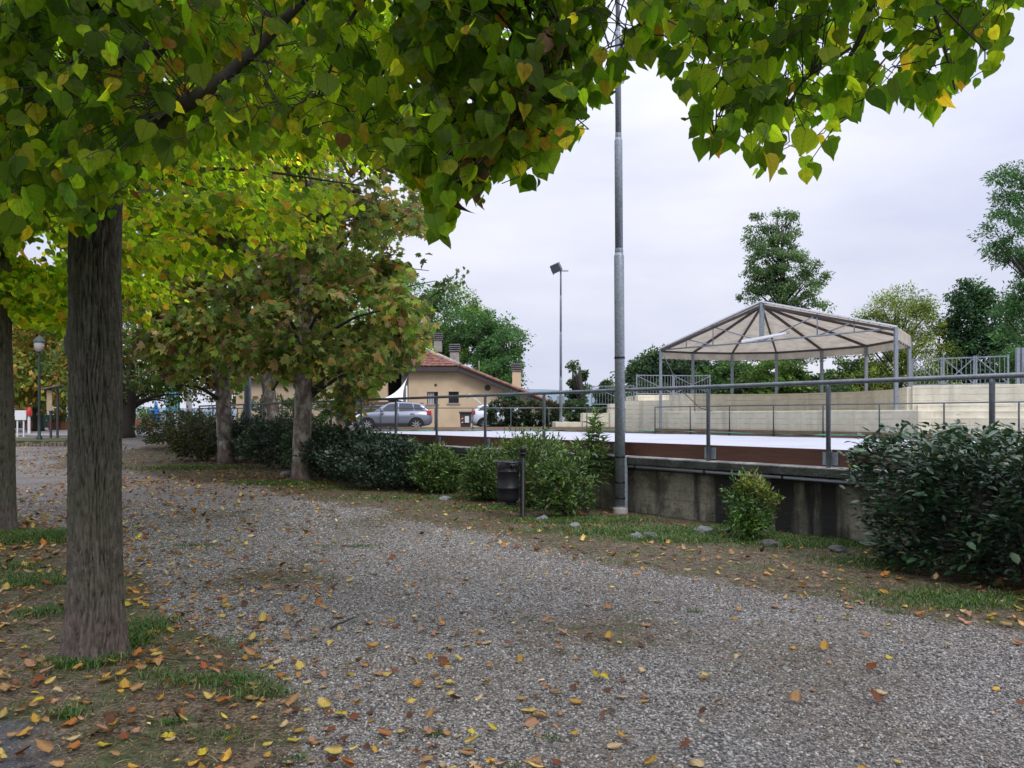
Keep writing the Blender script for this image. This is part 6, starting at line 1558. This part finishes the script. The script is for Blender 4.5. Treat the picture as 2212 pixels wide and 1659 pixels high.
def twig(lab, pts, r):
    m = MB(); base = G(*pts[0]); P_ = []
    for (a, b), dz in zip(pts, [.01, .02, .015, .02, .01]):
        p = G(a, b); P_.append(Vector((p.x - base.x, p.y - base.y, float(hgt(p.x, p.y)) + dz + .012)))
    m.tube(P_, [r * (1 - .5 * i / len(P_)) for i in range(len(P_))], 6); o = m.build('fallen_twig', M_LIMB); o.location = (base.x, base.y, 0); tag(o, lab, 'twig', 'twigs lying on the ground')
twig('thin dark twig lying from the thick linden trunk toward the gravel', [(126, 661), (150, 661), (175, 664), (197, 665), (215, 667)], .005)
twig('short forked grey twig on the gravel', [(331, 632), (338, 628), (344, 626), (350, 624), (354, 620)], .009)
twig('slender twig on the soil near the frame bottom', [(96, 735), (110, 738), (125, 737), (140, 741), (150, 740)], .004)

# ------------------------------------------------------------------ distant garden on the left
zl = .82
def at(px, Y, z=None): return Vector(((px - 512) / FP * Y, Y, float(terr(Y)) if z is None else z))
Yg = 31
isl = MB(); pl = [at(-60, 29.5), at(66, 29.5), at(170, 30.5), at(60, 33), at(-60, 33)]
m = MB().prism([(p.x, p.y) for p in pl[:2]] + [(at(68, 33).x, 33), (at(-60, 33).x, 33)], .3, float(terr(31)) + .12); o = m.build('planting_bed', plain('moss_bed', (.06, .075, .025), .9, 0, .4, 3, .6)); tag(o, 'low mossy planting bed edged with stones in front of the garden', 'flower bed')
rs_ = random.Random(2)
for i in range(22):
    x = at(-20 + i * 4, 29.4).x; m = MB(); w_ = .14
    vs_ = []; m.box(x - w_ / 2, x + w_ / 2 - .015, 29.3 + rs_.uniform(-.03, .03), 29.5, .35, float(terr(29.4)) + .12 + rs_.uniform(-.03, .05)); m.build('edging_stone', plain('edging_stone', (.16, .13, .1), .9, 0, .3) if i == 0 else bpy.data.materials['edging_stone'], o, bevel=.02)
lp = thing('lamp_post', 'slim dark green lamp post with a glass lantern in the planting bed', 'lamp post', at(39.3, 31, float(terr(31)) + .1))
MB().lathe([(.12, 0), (.12, .1), (.06, .2), (.05, 1), (.045, 3.3), (.03, 3.6)], 12).build('pole', M_GREEND, lp); MB().lathe([(.1, 3.6), (.17, 3.7), (.2, 4.0), (.05, 4.02)], 10).build('lantern', M_CHIM, lp); MB().lathe([(.24, 4.0), (.15, 4.15), (.03, 4.25), (0, 4.3)], 10).build('cap', M_GREEND, lp)
nb2 = thing('notice_board', 'wooden notice board with a small roof on two dark posts', 'notice board', at(50, 32, float(terr(32)) + .1))
for q_ in (-.02, .26): MB().box(q_, q_ + .07, 0, .07, 0, 2.1).build('post', M_FASCIA, nb2)
MB().box(-.12, .1, -.04, -.0, 1.15, 2.0).build('panel', M_WOODL, nb2); MB().beam((-.3, 0, 2.05), (.5, 0, 2.2), .5, .05).build('roof', M_CHIMD, nb2)
fe = thing('garden_fence', 'low green painted fence at the back of the garden', 'fence', at(20, 44)); Lf = at(66, 44).x - at(20, 44).x
for i in range(12): MB().box(i * Lf / 12 + .01, (i + 1) * Lf / 12 - .01, 0, .03, .1, .85).build('slat', M_GREENP, fe)
MB().box(0, Lf, .03, .07, .3, .36).build('cross_rail', M_GREENP, fe)
for px, lab in ((63, 'terracotta planter box with a plant by the green fence'), (57, 'smaller terracotta pot at the green fence'), (33, 'terracotta planter in front of the red capped post')):
    t = thing('flower_pot', lab, 'flower pot', at(px, 42), 0, 'terracotta pots in the garden'); s_ = .55 if px == 63 else .35
    MB().add([(-s_, -.2, 0), (s_, -.2, 0), (s_, .2, 0), (-s_, .2, 0), (-s_ * 1.15, -.26, .5), (s_ * 1.15, -.26, .5), (s_ * 1.15, .26, .5), (-s_ * 1.15, .26, .5)], [(0, 3, 2, 1), (4, 5, 6, 7), (0, 1, 5, 4), (1, 2, 6, 5), (2, 3, 7, 6), (3, 0, 4, 7)]).build('pot', M_TERRA, t)
    rng = np.random.default_rng(px); nn = 300; Pq = rng.normal(0, .22, (nn, 3)) + np.array([0, 0, .8]); leaves('plant', Pq, rng.normal(0, 1, (nn, 3)), rng.normal(0, 1, (nn, 3)), rng.uniform(.08, .16, nn), pal(nn, [(GRN, 3), (GRN2, 2), ((.4, .1, .05), .4)]), T_RHOMB, M_SHRUB, t)
sg_ = thing('information_sign', 'pale grey sign panel on two white legs beside the edge trunk', 'sign', at(20, 34, float(terr(34))))
MB().box(-.26, .26, 0, .04, .75, 1.18).build('panel', M_WHITE, sg_)
for q_ in (-.18, .1): MB().box(q_, q_ + .05, .04, .08, 0, .8).build('leg', M_WHITE, sg_)
rp = thing('bollard', 'white post with a red cap by the garden', 'post', at(29, 36)); MB().lathe([(.06, 0), (.06, .85)], 10).build('shaft', M_WHITE, rp); MB().lathe([(.12, .85), (.14, 1.0), (.1, 1.25), (0, 1.3)], 10).build('cap', M_REDP, rp)
wl = thing('pavilion', 'white walled pavilion far behind the garden fence', 'building', at(45, 60)); 
for i, (a, b) in enumerate(((-55, -10), (-4, 6), (12, 24), (30, 36), (47, 90))):
    MB().box((a - 45) / FP * 60, (b - 45) / FP * 60, 0, .3, 0, 2.6).build('wall', M_WHITE, wl)
MB().box((-55 - 45) / FP * 60, (90 - 45) / FP * 60, -.6, 4, 2.6, 2.85).build('roof', M_FASCIA, wl); MB().box((-55 - 45) / FP * 60, (90 - 45) / FP * 60, 2.5, 2.7, 0, 2.6).build('rear_wall', M_DARK, wl)
# right of the thick trunk: blue toy, teal panel, white frame, benches
bt = thing('spring_rider', 'blue playground spring rider at the end of the pale path', 'toy', at(156, 40)); 
MB().lathe([(0, .35), (.16, .38), (.22, .6), (.2, .95), (.1, 1.2), (.07, 1.5), (.0, 1.55)], 12).build('body', M_BLUEP, bt); MB().lathe([(.08, .0), (.1, .1), (.07, .2), (.1, .3), (.06, .38)], 10).build('spring', M_GALV, bt); MB().box(-.3, -.12, -.1, .1, .9, 1.1).build('handle', M_BLUEP, bt)
tp = thing('play_panel', 'teal panel of the playground frame by the white post', 'panel', at(170, 42)); MB().box(-.25, .45, 0, .06, .9, 2.4).build('panel', M_TEAL, tp); MB().box(.45, .52, 0, .06, 0, 2.4).build('post', M_GREENP, tp)
wp = thing('awning_frame', 'thick white post with a slanting arm behind the olive hedge', 'post', at(188.5, 38)); MB().box(-.13, .1, 0, .2, 0, 3.1).build('post', M_WHITE, wp); MB().beam((0, .1, 2.5), (-1.0, .1, 2.75), .1, .12).build('arm', M_WHITE, wp); MB().beam((0, .1, 2.9), (-.75, .1, 3.05), .1, .1).build('arm', M_WHITE, wp)
bn = thing('picnic_table', 'pale wooden picnic table behind the olive hedge', 'table', at(180, 39.5)); MB().box(-.7, .6, -.3, .3, .92, .98).build('table_top', M_WOODL, bn)
for q_ in (-.55, .4): MB().box(q_, q_ + .1, -.2, .2, 0, .92).build('leg', M_WOODL, bn)
chr_ = thing('garden_chair', 'pale wooden chair at the end of the picnic table', 'chair', at(195.5, 39)); MB().box(-.2, .2, -.2, .2, .62, .67).build('seat', M_WOODL, chr_); MB().beam((.18, 0, .65), (.3, 0, 1.2), .4, .04).build('backrest', M_WOODL, chr_)
for a_ in (-.17, .17):
    for b_ in (-.17, .17): MB().box(a_ - .02, a_ + .02, b_ - .02, b_ + .02, 0, .62).build('leg', M_WOODL, chr_)
for px, lab in ((150, 'orange brown planter box behind the spring rider'), (141, 'terracotta planter where the pale path widens')):
    t = thing('flower_pot', lab, 'flower pot', at(px, 44), 0, 'terracotta pots in the garden'); MB().box(-.4, .4, -.2, .2, 0, .6).build('pot', M_TERRA, t)
    rng = np.random.default_rng(px); nn = 250; Pq = rng.normal(0, .2, (nn, 3)) + np.array([0, 0, .85]); leaves('plant', Pq, rng.normal(0, 1, (nn, 3)), rng.normal(0, 1, (nn, 3)), rng.uniform(.08, .16, nn), pal(nn, [(GRN, 3), (GRN2, 2)]), T_RHOMB, M_SHRUB, t)
# pale paved path strip at the left distance
pp_ = [at(-80, 34.5), at(172, 34.5), at(150, 70), at(-80, 70)]
nX = 30; vs = []; 
for j in range(12):
    Y_ = 34.5 + j * 3.2
    for i in range(nX + 1):
        px = -80 + (160 + 80) * i / nX; x = (px - 512) / FP * Y_; vs.append((x, Y_, float(hgt(x, Y_)) + .02))
fs = [(j * (nX + 1) + i, j * (nX + 1) + i + 1, (j + 1) * (nX + 1) + i + 1, (j + 1) * (nX + 1) + i) for j in range(11) for i in range(nX)]
tag(MB().add(vs, fs).build('path', plain('pale_path', (.33, .31, .33), .9, 0, .12, .8)), kind='structure')
print('objects', len(bpy.data.objects))
